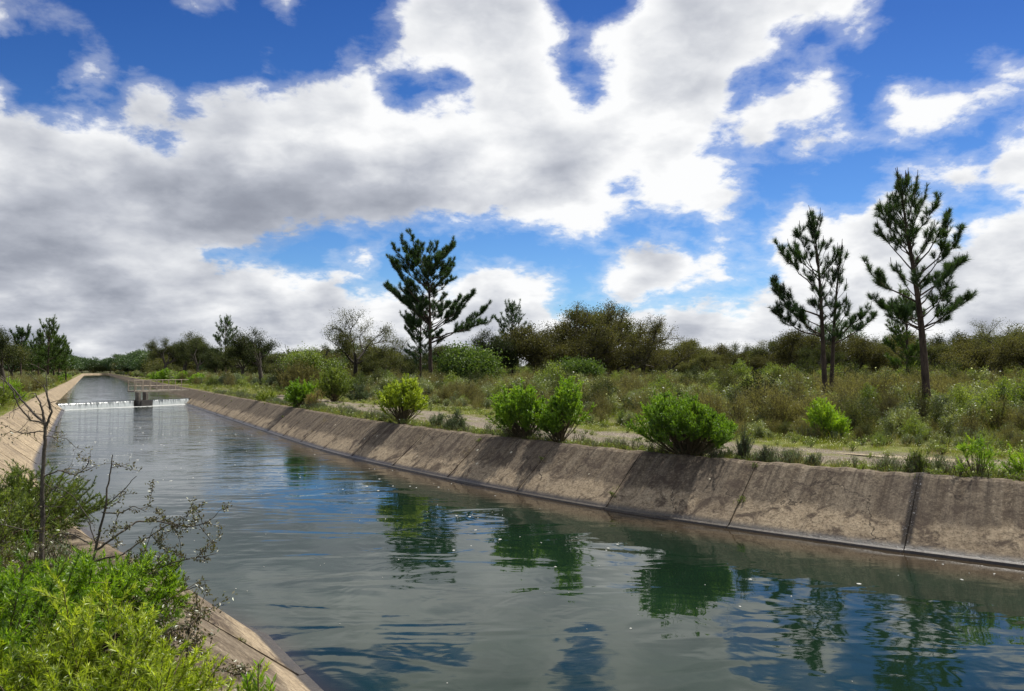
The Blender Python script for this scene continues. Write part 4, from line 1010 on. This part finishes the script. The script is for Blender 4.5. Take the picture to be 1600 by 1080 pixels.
# far wood, one mass
def far_wood():
    pts = []; rng = np.random.default_rng(5)
    x = rng.uniform(-900, 900, 9000); y = rng.uniform(-200, 1100, 9000); d = np.hypot(x, y); s, o = ST(x, y)
    az = np.degrees(np.arctan2(x, y))
    ok = (np.abs(o) > 16) & (d > 105) & (np.where(az > -22, d > 108, d > 150)) & (rng.random(9000) < np.where(d < 350, .9, .35))
    ok &= ~((az < -26.5) & (d < 170))
    x, y = x[ok], y[ok]
    ss = 175+300*rng.random(1500); oo = rng.choice([-1, 1], 1500)*(11+60*rng.random(1500)**1.2); xs, ys = P(np.minimum(ss, PS[-1]), oo)
    k = ~((oo > 0) & (ss < 215) & (oo < 20)) & ~((oo < 0) & (ss < 240) & (oo > -22)); xs, ys = xs[k], ys[k]
    xb = rng.uniform(-420, -60, 900); yb = rng.uniform(425, 620, 900)
    x = np.r_[x, xs, xb]; y = np.r_[y, ys, yb]; s, o = ST(x, y); k = np.abs(o) > 9; x, y = x[k], y[k]; n = len(x); d = np.hypot(x, y)
    small = [make_oak(5, 6, 91, OAK_L, 30, .2, .12, .5, 3, .16, .5)[1], make_oak(5, 6, 92, OAK_D, 30, .2, .12, .5, 3, .16, .5)[1], make_oak(4.6, 6.5, 93, OAK_B, 26, .2, .12, .5, 3, .16, .5)[1], make_round_pine(5.5, 3.2, 5.4, 94, 2200, .3)[1]]
    idx = rng.choice(4, n, p=[.3, .3, .25, .15]); idx = np.where((np.degrees(np.arctan2(x, y)) < -25) & (rng.random(n) < .75), 3, idx)
    z = zg(x, y)-.2
    scatter('far_wood', 'low mixed wood running along the horizon', small, np.c_[x, y, z], rng.uniform(0, 6.28, n), rng.uniform(.8, 1.25, n)*np.where(d > 200, 1.45, 1.0), idx)
far_wood()

# ------------------------------------------------------------------ scrub
print('scrub')
def build_scrub():
    rng = np.random.default_rng(15)
    ci = [make_scrub(1.1, 1.15, 101+i, [BARK_S, CIST, PETAL], 2400, .075, .32, .6, 30, f, .036) for i, f in enumerate((10, 5, 2))]
    he = [make_scrub(1.3, 1.3, 111+i, [BARK_S, HEATH, PETAL], 2600, .07, .20, .9, 46, 0) for i in range(3)]
    ol = [make_scrub(1.0, .95, 121+i, [BARK_S, OLIVE_G if i == 0 else GREYG, PETAL], 2600, .06, .30, .9, 30, 3 if i else 0, .03) for i in range(2)]
    ol += [make_scrub(1.5, 1.5, 128, [BARK_S, OLIVE_G, PETAL], 4200, .08, .36, .5, 40, 0), make_scrub(1.7, 1.6, 129, [BARK_S, OAK_D, PETAL], 4200, .08, .40, .4, 44, 0)]
    kinds = ci+he+ol
    def field(n, s0, s1, o0, o1, prob, hs):
        s = s0+(s1-s0)*rng.random(n)**1.3; o = o0+(o1-o0)*rng.random(n); x, y = P(s, o)
        return x, y, np.abs(o)
    X = []; Y = []; I = []; S = []
    def add(x, y, i, sc): X.append(x); Y.append(y); I.append(i); S.append(sc)
    # right of the track
    n = 3600; s = 3+125*rng.random(n)**1.15; o = 11.0+34*rng.random(n)**1.25; x, y = P(s, o)
    clump = np.sin(x*.45+1)*np.cos(y*.38)+rng.normal(size=n)*.5
    idx = np.where(clump > .35, rng.choice([3, 4, 5], n), np.where(clump > -.5, rng.choice([0, 1, 2, 3], n), rng.choice([0, 1, 2, 6, 7, 8], n)))
    idx = np.where(rng.random(n) < .07, 9, idx)
    d = np.clip((o-10.6)/4.5, .35, 1); sc = rng.uniform(.6, 1.15, n)*d*(1.05+.28*np.sin(x*.31+.5)*np.sin(y*.27+2))
    ok = rng.random(n) < np.clip((o-10.2)/1.5, .3, 1)
    # keep clear of the named bushes' fronts
    add(x[ok], y[ok], idx[ok], sc[ok])
    # wider and further
    n = 2600; s = 3+190*rng.random(n); o = 40+60*rng.random(n); x, y = P(np.minimum(s, 190), np.minimum(o, 100)); add(x, y, rng.choice(10, n, p=[.12, .10, .08, .16, .13, .11, .08, .06, .08, .08]), rng.uniform(1.0, 1.7, n))
    # left bank
    n = 1500; s = 46+110*rng.random(n); o = -(6.6+26*rng.random(n)**1.2); x, y = P(s, o)
    add(x, y, rng.choice(8, n, p=[.1, .1, .1, .15, .15, .1, .2, .1]), rng.uniform(.55, 1.1, n))
    # left bank near the frame edge
    n = 260; s = 30+16*rng.random(n); o = -(7.0+8*rng.random(n)); x, y = P(s, o); add(x, y, rng.choice([3, 4, 6, 7, 0], n), rng.uniform(.5, .9, n))
    # far banks, both sides
    n = 1600; s = 70+330*rng.random(n); o = rng.choice([-1, 1], n)*(6.8+16*rng.random(n)); x, y = P(s, o); k = np.where(o > 0, s > 100, s > 130)
    add(x[k], y[k], rng.choice([6, 6, 7, 0, 3], n)[k], rng.uniform(.9, 1.5, n)[k])
    x = np.concatenate(X); y = np.concatenate(Y); i = np.concatenate(I); sc = np.concatenate(S)
    keep = np.hypot(x, y) > 3
    x, y, i, sc = x[keep], y[keep], i[keep], sc[keep]; n = len(x); z = zg(x, y)-.04
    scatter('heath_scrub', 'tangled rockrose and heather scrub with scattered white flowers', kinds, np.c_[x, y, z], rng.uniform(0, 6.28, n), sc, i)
    return kinds
KIND = build_scrub()

def build_grass():
    rng = np.random.default_rng(25)
    g = [make_grass(.24, 131, GRASS, 40), make_grass(.36, 132, GRASS, 30), make_grass(.40, 133, DRYG, 22, .005), make_grass(.14, 134, GRASS, 60, .007, .13, 6),
         make_scrub(.34, .22, 135, [BARK_S, OLIVE_G, PETAL], 260, .035, .35, .3, 9, 1, .018), make_scrub(.42, .36, 136, [BARK_S, GREYG, PETAL], 420, .035, .2, 1.0, 14, 0)]
    X = []; Y = []; I = []; S = []
    def add(n, s0, s1, o0, o1, ch, p, sc, side=1, pw=1.4):
        s = s0+(s1-s0)*rng.random(n)**pw; o = o0+(o1-o0)*rng.random(n); x, y = P(s, side*o)
        cl = np.sin(x*1.3)*np.cos(y*1.1)+rng.normal(size=n)*.6; k = cl > -.55
        X.append(x[k]); Y.append(y[k]); I.append(rng.choice(ch, n, p=p)[k]); S.append((rng.uniform(sc[0], sc[1], n))[k])
    add(1100, 3, 90, 6.5, 7.3, [0, 1, 3, 4], [.3, .1, .4, .2], (.4, .8))
    add(5200, 3, 90, 5.72, 6.5, [0, 1, 2, 3, 4, 5], [.2, .2, .16, .12, .16, .16], (.5, 1.2))
    add(3800, 3, 90, 9.9, 11.9, [0, 3, 4, 2], [.25, .5, .15, .1], (.6, 1.1))
    add(350, 3, 70, 8.45, 9.0, [3, 4], [.8, .2], (.4, .8))
    add(220, 3, 70, 7.2, 10.0, [3, 0, 2], [.6, .2, .2], (.3, .7))
    add(5000, 3, 90, 11.5, 22, [0, 1, 2, 4, 5], [.2, .3, .2, .15, .15], (.8, 1.5))
    add(2600, 80, 200, 5.8, 12, [0, 1, 3, 4], [.3, .3, .2, .2], (1.0, 1.8), 1, 1)
    add(2400, 4, 60, 5.72, 12, [0, 1, 2, 4, 5], [.2, .3, .2, .2, .1], (.5, 1.2), -1, 1)
    add(2600, 60, 200, 5.75, 12, [0, 1, 2, 4], [.3, .3, .2, .2], (1.0, 1.8), -1, 1)
    x = np.concatenate(X); y = np.concatenate(Y); i = np.concatenate(I); sc = np.concatenate(S)
    k = np.hypot(x, y) > 2.0; x, y, i, sc = x[k], y[k], i[k], sc[k]; n = len(x)
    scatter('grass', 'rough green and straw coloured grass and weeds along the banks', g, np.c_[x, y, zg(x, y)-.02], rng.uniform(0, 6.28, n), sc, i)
build_grass()
def seam_weeds():
    rng = np.random.default_rng(44); g = [make_grass(.20, 151, GRASS, 16), make_scrub(.22, .16, 152, [BARK_S, OLIVE_G, PETAL], 160, .03, .4, .3, 8, 0), make_grass(.22, 153, DRYG, 14)]
    P_ = []
    for side in (1, -1):
        for k in range(-6, 22):
            s = J0+k*3.05
            for _ in range(int(rng.integers(0, 5))):
                q = 1-rng.random()**2*.75 if rng.random() < .8 else rng.uniform(.1, .5); a = 4.27+1.2*q; z = .045+1.0*q; x, y = P(s+rng.normal()*.02, side*a); P_.append((x, y, z-.03))
    for _ in range(260):
        s = 3+70*rng.random(); x, y = P(s, 5.6+.1*rng.random()); P_.append((x, y, 1.03))
    P_ = np.array(P_, float); n = len(P_)
    scatter('seam_weeds', 'small weeds rooted in the joints and along the lip of the slabs', g, P_, rng.uniform(0, 6.28, n), rng.uniform(.35, 1.0, n), rng.integers(0, 3, n))
seam_weeds()

# ------------------------------------------------------------------ named bushes on the far bank
print('bushes')
def bush(name, px, base, top, wpx, leafm, label, seed, group=None, parts=('stems', 'foliage'), **k):
    x, y = at_px(px, base)
    s, o = ST(x, y)
    if 0 < o[0] < 5.95: x, y = [float(v) for v in P(s[0], 5.95)]
    Z = y; H = (base-top)/FPX*Z; Wd = wpx/FPX*Z
    ms = make_broom(Wd, H, seed, leafm, **k)
    root = empty(name, (x, y, float(zg(x, y))-.02)); tag(root, label, 'bush', group)
    for p_, m in zip(parts, ms): link(p_, m, root)
    return root
bush('broom_bush', 1045, 711, 603, 182, BROOM, 'largest bright green bush, round and spreading, at the canal edge', 201, nst=230, sub=16, dens=300, leafL=.036, leafW=.013, open_=.55, fuzz=1.0, sprig=.17, low=.30)
bush('broom_bush', 797, 684, 596, 118, BROOM, 'bright green bush with bare fanned stems, left of a touching pair', 202, nst=140, sub=15, dens=260, leafL=.042, leafW=.016, open_=.56, fuzz=1.0, sprig=.17, low=.34)
bush('broom_bush', 873, 689, 600, 78, BROOM, 'narrower bright green bush, right of a touching pair', 203, nst=110, sub=14, dens=260, leafL=.042, leafW=.016, open_=.56, fuzz=1.0, sprig=.17, low=.34)
bush('broom_bush', 605, 662, 596, 78, BROOM_Y, 'neat rounded yellow green bush on fanned stems, standing alone', 204, nst=130, sub=14, dens=200, leafL=.05, leafW=.020, open_=.56, fuzz=1.0, sprig=.17, low=.34)
bush('broom_bush', 423, 637, 588, 52, BROOM, 'green bush at the canal edge, nearest to the weir', 205, nst=50, sub=9, dens=170, leafL=.08, leafW=.022, open_=.35)
bush('broom_bush', 1297, 682, 620, 62, BROOM, 'green bush under the twin trunked pine beyond the track', 206, nst=60, sub=9, dens=220, leafL=.05, leafW=.013, open_=.3)
bush('broom_bush', 1522, 744, 672, 80, BROOM, 'small thin stemmed green bush at the canal edge near the right side', 207, nst=16, sub=9, dens=260, leafL=.035, leafW=.008, open_=.55, sprig=.34)
bush('broom_bush', 1600, 746, 690, 60, BROOM, 'low green bush cut off by the right edge of the view', 208, nst=30, sub=8, dens=240, leafL=.035, leafW=.009, open_=.3)
bush('tall_broom', 522, 626, 574, 64, OLIVE_G, 'tall olive plumed bush beyond the track, left of the yellow green bush', 209, nst=70, sub=9, dens=150, leafL=.09, leafW=.018, open_=.3, curl=.8)
bush('heather_bush', 468, 618, 568, 66, HEATH, 'brown grey twiggy bush behind the green bush nearest the weir', 210, nst=90, sub=9, dens=150, leafL=.08, leafW=.016, open_=.2)
bush('blue_green_bush', 560, 626, 598, 44, GREYG, 'low blue green bush right of the tall olive plumed bush', 211, nst=40, sub=8, dens=160, leafL=.07, leafW=.02, open_=.2)
bush('grey_green_bush', 712, 671, 636, 44, GREYG, 'low grey green bush at the edge left of the touching pair', 212, nst=34, sub=7, dens=200, leafL=.045, leafW=.011, open_=.2)
bush('grey_green_bush', 685, 668, 642, 30, GREYG, 'smallest grey green tuft right of the lone yellow green bush', 213, nst=24, sub=6, dens=200, leafL=.045, leafW=.011, open_=.2)
bush('dry_bush', 475, 640, 606, 30, DRYG, 'straw coloured dry bush on the bank right of the green bush nearest the weir', 214, nst=24, sub=6, dens=100, leafL=.07, leafW=.012, open_=.3)
bush('olive_bush', 357, 628, 608, 44, OLIVE_G, 'small olive bush hanging over the slabs close to the weir', 215, nst=30, sub=6, dens=120, leafL=.09, leafW=.026, open_=.2)
for i, (px, base, top, w, lab) in enumerate([(1193, 727, 695, 34, 'upright grey green tuft, leftmost of three right of the largest bush'), (1128, 712, 690, 40, 'spreading grey green clump touching the largest bush'), (1252, 728, 703, 22, 'thin grey green tuft, rightmost of three right of the largest bush'), (1161, 716, 664, 22, 'tall thin dark weed between the grey green tufts'),
        (1455, 744, 698, 34, 'dark stemmed weed left of the small thin stemmed bush'), (1160, 735, 716, 26, 'middle low grey green tuft right of the largest bush')]):
    bush('grey_tuft', px, base, top, w, GREYG if i != 4 else OLIVE_G, lab, 220+i, nst=44, sub=4, dens=150, leafL=.035, leafW=.007, open_=.2, sprig=.5, curl=1.2)
for i, (px, base, top, w) in enumerate([(260, 598, 580, 30), (285, 600, 582, 28), (232, 595, 580, 20), (310, 602, 586, 26), (115, 596, 583, 14), (100, 598, 584, 16), (128, 592, 581, 12)]):
    Z = 2112/(base-HOR); x, y = at_depth(px, Z); s, o = ST(x, y)
    if abs(o[0]) < 6.5: x, y = [float(v) for v in P(s[0], 6.8*np.sign(o[0]))]
    if i == 0: fm = make_broom(3.0, 1.6, 240, BROOM, nst=50, sub=8, dens=70, leafL=.14, leafW=.05, open_=.2)
    root = empty('broom_bush', (x, y, 1.0), i, float(w/FPX*Z/3.0)*1.2); tag(root, ['widest bright green bush above the footbridge', 'bright green bush right of the widest one above the footbridge', 'bright green bush left of the widest one above the footbridge', 'rightmost bright green bush of the row above the footbridge', 'middle bright green bush on the left bank beyond the weir', 'nearest bright green bush on the left bank beyond the weir', 'farthest bright green bush on the left bank beyond the weir'][i], 'bush', 'green bushes in rows beyond the weir')
    for p_, m in zip(('stems', 'foliage'), fm): link(p_, m, root)
# left bank above the slabs
for i, (px, base, top, w, mt, lab) in enumerate([(52, 628, 592, 46, BROOM, 'mid green bush above the left slabs below the pine clump'), (18, 640, 596, 60, OLIVE_G, 'yellowish olive bush above the left slabs'), (-5, 668, 602, 50, BROOM_Y, 'light green bush cut by the left edge of the view'), (82, 612, 596, 26, HEATH, 'brown heather at the lip of the left slabs')]):
    Z = 2112/(base-HOR); x, y = at_depth(px, Z); s, o = ST(x, y)
    if o[0] > -6.4: x, y = [float(v) for v in P(s[0], -6.5)]
    ms = make_broom(w/FPX*Z, (base-top)/FPX*Z, 250+i, mt, nst=60, sub=8, dens=150, leafL=.07, leafW=.018, open_=.2)
    root = empty('bank_bush', (x, y, 1.0)); tag(root, lab, 'bush')
    for p_, m in zip(('stems', 'foliage'), ms): link(p_, m, root)

# ------------------------------------------------------------------ near-left shrubs and thorn trees
print('foreground')
def fore(name, px, Z, topy, wd, leafm, label, seed, **k):
    x, y = at_depth(px, Z); H = CAMH-(topy-HOR)/FPX*Z-1.0
    ms = make_broom(wd, H, seed, leafm, **k); root = empty(name, (x, y, .99)); tag(root, label, 'bush')
    for p_, m in zip(('stems', 'foliage'), ms): link(p_, m, root)
    return root
fore('feathery_bush', 130, 3.1, 945, 1.4, BROOM_Y, 'nearest yellow green feathery bush in the bottom left corner', 301, nst=110, sub=13, dens=460, leafL=.029, leafW=.0056, open_=.4, sprig=.26, stemr=.005)
fore('feathery_bush', 225, 3.6, 985, .75, BROOM_Y, 'smaller yellow green feathery bush beside the bare slab', 302, nst=50, sub=12, dens=460, leafL=.029, leafW=.0056, open_=.4, sprig=.26, stemr=.005)
fore('feathery_bush', 112, 4.7, 822, 1.95, BROOM, 'mid green feathery bush behind the nearest one', 303, nst=120, sub=12, dens=420, leafL=.032, leafW=.0068, open_=.45, sprig=.24, stemr=.006)
fore('feathery_bush', -40, 4.0, 900, 1.4, BROOM, 'dark green feathery bush at the left edge behind the nearest one', 306, nst=70, sub=11, dens=400, leafL=.032, leafW=.0068, open_=.4, sprig=.24, stemr=.006)
fore('olive_bush', 30, 8.0, 718, 1.9, OLIVE_G, 'olive green bush behind the bare sapling at the left edge', 304, nst=110, sub=11, dens=330, leafL=.032, leafW=.007, open_=.35, sprig=.26, stemr=.006)
fore('olive_bush', -60, 6.6, 760, 1.7, OLIVE_G, 'olive bush mostly outside the left edge', 305, nst=80, sub=11, dens=330, leafL=.032, leafW=.007, open_=.3, sprig=.26, stemr=.006)
fore('dry_bush', 40, 5.9, 850, 1.2, THORN_L, 'brownish dry bush around the foot of the bare sapling', 307, nst=60, sub=9, dens=260, leafL=.026, leafW=.007, open_=.2, sprig=.26, stemr=.004)
def sprig(px, Z, topy, label, seed):
    x, y = at_depth(px, Z); b = B(); rng = np.random.default_rng(seed)
    z0 = CAMH-(1085-HOR)/FPX*Z; z1 = CAMH-(topy-HOR)/FPX*Z
    o = empty('leafy_shoot', (x, y, z0-.25)); tag(o, label, 'plant')
    for q in (-.02, .025, .0):
        pts = np.array([(0, 0, 0), (q*.8, 0, .15), (q*1.6, .01, z1-z0+.25-abs(q)*2)]); b.tube(pts, [.004, .003, .002], 4, 0)
        n = 90; f = rng.uniform(.3, 1, n); pos = np.c_[np.interp(f, [0, .5, 1], pts[:, 0]), np.interp(f, [0, .5, 1], pts[:, 1]), np.interp(f, [0, .5, 1], pts[:, 2])]
        a = rng.uniform(0, 6.28, n); b.leaves(pos, np.c_[np.cos(a)*.7, np.sin(a)*.7, np.ones(n)], .035, .007, 1, np.clip(.6+rng.normal(size=n)*.15, 0, 1), quad=True, rng=rng)
    link('stem_and_leaves', b.mesh('shoot', [BARK_S, BROOM]), o)
sprig(402, 2.2, 1040, 'small upright green shoot at the bottom edge beside the slab', 311)

def thorn(name, label, seed, segs, leafn, twig, r0, loc, leafL=.022):
    """segs: hand-placed main limbs in (x, y, z) relative to the root; twigs and small brown leaves grow along them"""
    rng = np.random.default_rng(seed); tb = B(); lb = B()
    for k, (pts, ra, rb) in enumerate(segs):
        pts = np.array(pts, float)
        q = np.linspace(0, 1, len(pts)); qq = np.linspace(0, 1, len(pts)*5)
        sm = np.c_[[np.interp(qq, q, pts[:, i]) for i in range(3)]].T
        sm += np.cumsum(rng.normal(size=sm.shape), 0)*.0025
        tb.tube(sm, np.linspace(ra, rb, len(sm)), 8 if ra > .012 else 5, 0)
        L = np.linalg.norm(np.diff(sm, axis=0), axis=1).sum()
        d0 = np.gradient(sm, axis=0)
        for _ in range(int(L*twig[k] if isinstance(twig, (list, tuple)) else L*twig)):
            i = int(rng.integers(int(len(sm)*.2), len(sm))); d = unit(unit(d0[i])*.5+rdirs(1, rng)[0]*1.0)
            l = rng.uniform(.05, .26); tp_ = [sm[i]]
            for _k in range(4): d = unit(d+rng.normal(size=3)*.3); tp_.append(tp_[-1]+d*l/4)
            tb.tube(np.array(tp_), np.linspace(.0032, .0014, 5), 3, 0)
            ln = leafn[k] if isinstance(leafn, (list, tuple)) else leafn
            if ln:
                n = max(1, int(l*ln)); f = rng.integers(1, 5, n); pos = np.array(tp_)[f]+rng.normal(size=(n, 3))*.012
                lb.leaves(pos, rdirs(n, rng)+np.array((0, 0, .3)), leafL*rng.uniform(.6, 1.3, n), leafL*.5, 0, np.clip(.45+rng.normal(size=n)*.2, 0, 1), quad=True, rng=rng)
    root = empty(name, loc); tag(root, label, 'tree' if 'sapling' in name else 'bush')
    link('branching_stem', tb.mesh('stem', [BARK_G], True), root)
    if lb.n: link('foliage', lb.mesh('leaves', [THORN_L]), root)
def rel(px, py, Z, o): return ((px-800)/FPX*Z-o[0], Z-o[1], CAMH-(py-HOR)/FPX*Z-o[2])
Z0 = 5.6; o = ((64-800)/FPX*Z0, Z0, 1.0)
Q = lambda px, py, dz=0: rel(px, py, Z0+dz, o)
thorn('bare_sapling', 'bare grey sapling with a forked top rising at the left edge', 401, [
    ([(0, 0, 0), Q(65, 840), Q(66, 780), Q(70, 700), Q(72, 665)], .019, .011),
    ([Q(72, 665), Q(70, 650), Q(66, 632), Q(60, 615)], .012, .004), ([Q(72, 668), Q(80, 645), Q(80, 630), Q(72, 600, .05)], .010, .004), ([Q(78, 640), Q(72, 615), Q(70, 580)], .006, .002),
    ([Q(72, 664), Q(50, 645, .1), Q(30, 625, .15), Q(12, 602, .2), Q(-5, 588, .2)], .010, .004), ([Q(68, 662), Q(48, 658, -.1), Q(30, 640, -.15), Q(18, 615, -.2), Q(5, 592, -.2)], .007, .003),
    ([Q(70, 675), Q(45, 678, .1), Q(22, 677, .2)], .005, .002), ([Q(71, 680), Q(90, 682), Q(108, 678, .1)], .004, .002),
    ([Q(67, 745), Q(95, 735), Q(120, 742, .1), Q(142, 722, .1)], .006, .002), ([Q(66, 752), Q(85, 765), Q(105, 778)], .004, .002), ([Q(66, 770), Q(52, 792), Q(43, 805)], .004, .002), ([Q(66, 790), Q(80, 792), Q(98, 793)], .004, .002), ([Q(65, 830), Q(40, 830), Q(0, 822)], .006, .003)],
    [0, 12, 12, 0, 12, 12, 60, 60, 90, 10, 10, 10, 60], [6, 14, 14, 8, 8, 8, 22, 22, 24, 8, 8, 8, 10], .02, o)
Z0 = 5.0; o2 = ((135-800)/FPX*Z0, Z0, 1.0); o = o2
thorn('thorn_bush', 'sprawling thorny bush with small brown leaves reaching over the water', 402, [
    ([(0, 0, 0), Q(140, 900), Q(152, 840), Q(165, 785), Q(170, 745), Q(176, 712)], .012, .003),
    ([Q(150, 860), Q(185, 835), Q(215, 815, .1), Q(250, 815, .15), Q(300, 822, .2), Q(330, 812, .2), Q(350, 794, .25)], .008, .0015),
    ([Q(140, 880), Q(190, 868), Q(230, 842, .1), Q(255, 825, .1), Q(270, 818, .1)], .007, .002),
    ([Q(165, 790), Q(185, 770), Q(200, 755), Q(214, 743)], .004, .002), ([Q(160, 800), Q(190, 800), Q(210, 790), Q(230, 795)], .005, .002),
    ([Q(140, 900), Q(190, 900), Q(240, 890, .1), Q(290, 875, .15), Q(335, 866, .2)], .009, .002),
    ([Q(140, 930), Q(200, 930), Q(250, 925, .1), Q(290, 922, .1), Q(322, 912, .1)], .008, .002), ([Q(250, 925), Q(275, 938), Q(300, 945), Q(318, 960)], .004, .002),
    ([Q(140, 850), Q(115, 835), Q(90, 832), Q(70, 840)], .006, .003), ([Q(150, 850), Q(140, 810), Q(115, 775), Q(88, 758)], .004, .002)],
    [120, 330, 330, 90, 300, 330, 300, 160, 260, 40], [7, 15, 15, 8, 15, 14, 14, 9, 14, 7], .012, o2, .022)
Z0 = 3.9; o3 = ((285-800)/FPX*Z0, Z0, 1.0); o = o3
thorn('bramble', 'low trailing brown bramble lying over the slab joint', 403, [
    ([(0, 0, -.02), Q(290, 1000), Q(330, 1040, .0), Q(380, 1055, -.1)], .006, .002), ([(0, 0, 0), Q(285, 1010), Q(300, 975), Q(315, 955, .1)], .005, .002), ([(0, 0, 0), Q(270, 1030), Q(262, 1000), Q(275, 985)], .005, .002)],
    [150, 200, 250], [22, 26, 30], .02, o3)

# ------------------------------------------------------------------ puddle, foam flakes
def build_small():
    x, y = at_px(1478, 706); a = np.linspace(0, 2*math.pi, 40, endpoint=False); s, o = ST(x, y); n_, t_ = frame_at(s[0])
    c = np.array((*P(s[0], 9.55), float(zg(x, y))-.060)); r = 1+.18*np.sin(a*3+1)+.1*np.sin(a*5)
    V = c+(np.cos(a)*1.9*r)[:, None]*t_+(np.sin(a)*.42*r)[:, None]*n_
    b = B(); b.add(np.vstack([c, V]), [(0, 1+i, 1+(i+1) % 40) for i in range(40)], 0)
    ob = link('puddle', b.mesh('puddle', [PUD])); tag(ob, 'muddy brown puddle in the wheel rut of the track', kind='structure')
    rng = np.random.default_rng(9); n = 1300
    s = 8+62*rng.random(n)**1.5; o = rng.uniform(-3.9, 4.0, n); o = np.where(rng.random(n) < .35, rng.normal(size=n)*.8+1.0, o); x, y = P(s, o)
    b = B(); a = np.arange(6)*math.pi/3
    k_ = np.sin(x*1.1+y*.6)+np.sin(y*1.7-x*.8)+rng.normal(size=n)*.8 > .1; x, y = x[k_], y[k_]; n = len(x)
    rr = .006+.024*rng.random(n)**5; rr = rr*(1+np.hypot(x, y)*.02)
    V = np.zeros((n, 7, 3)); V[:, 0] = np.c_[x, y, np.full(n, .010)]
    for k in range(6):
        q = rr*rng.uniform(.6, 1.3, n); V[:, 1+k] = np.c_[x+np.cos(a[k])*q, y+np.sin(a[k])*q, np.full(n, .002)]
    F = (np.arange(n)[:, None, None]*7+np.array([(0, 1+k, 1+(k+1) % 6) for k in range(6)])[None]).reshape(-1, 3)
    b.add(V.reshape(-1, 3), F, 0); ob = link('foam_flecks', b.mesh('foam_flecks', [FOAM])); tag(ob, 'small white foam flecks drifting on the canal water', kind='stuff')
build_small()
print('done')
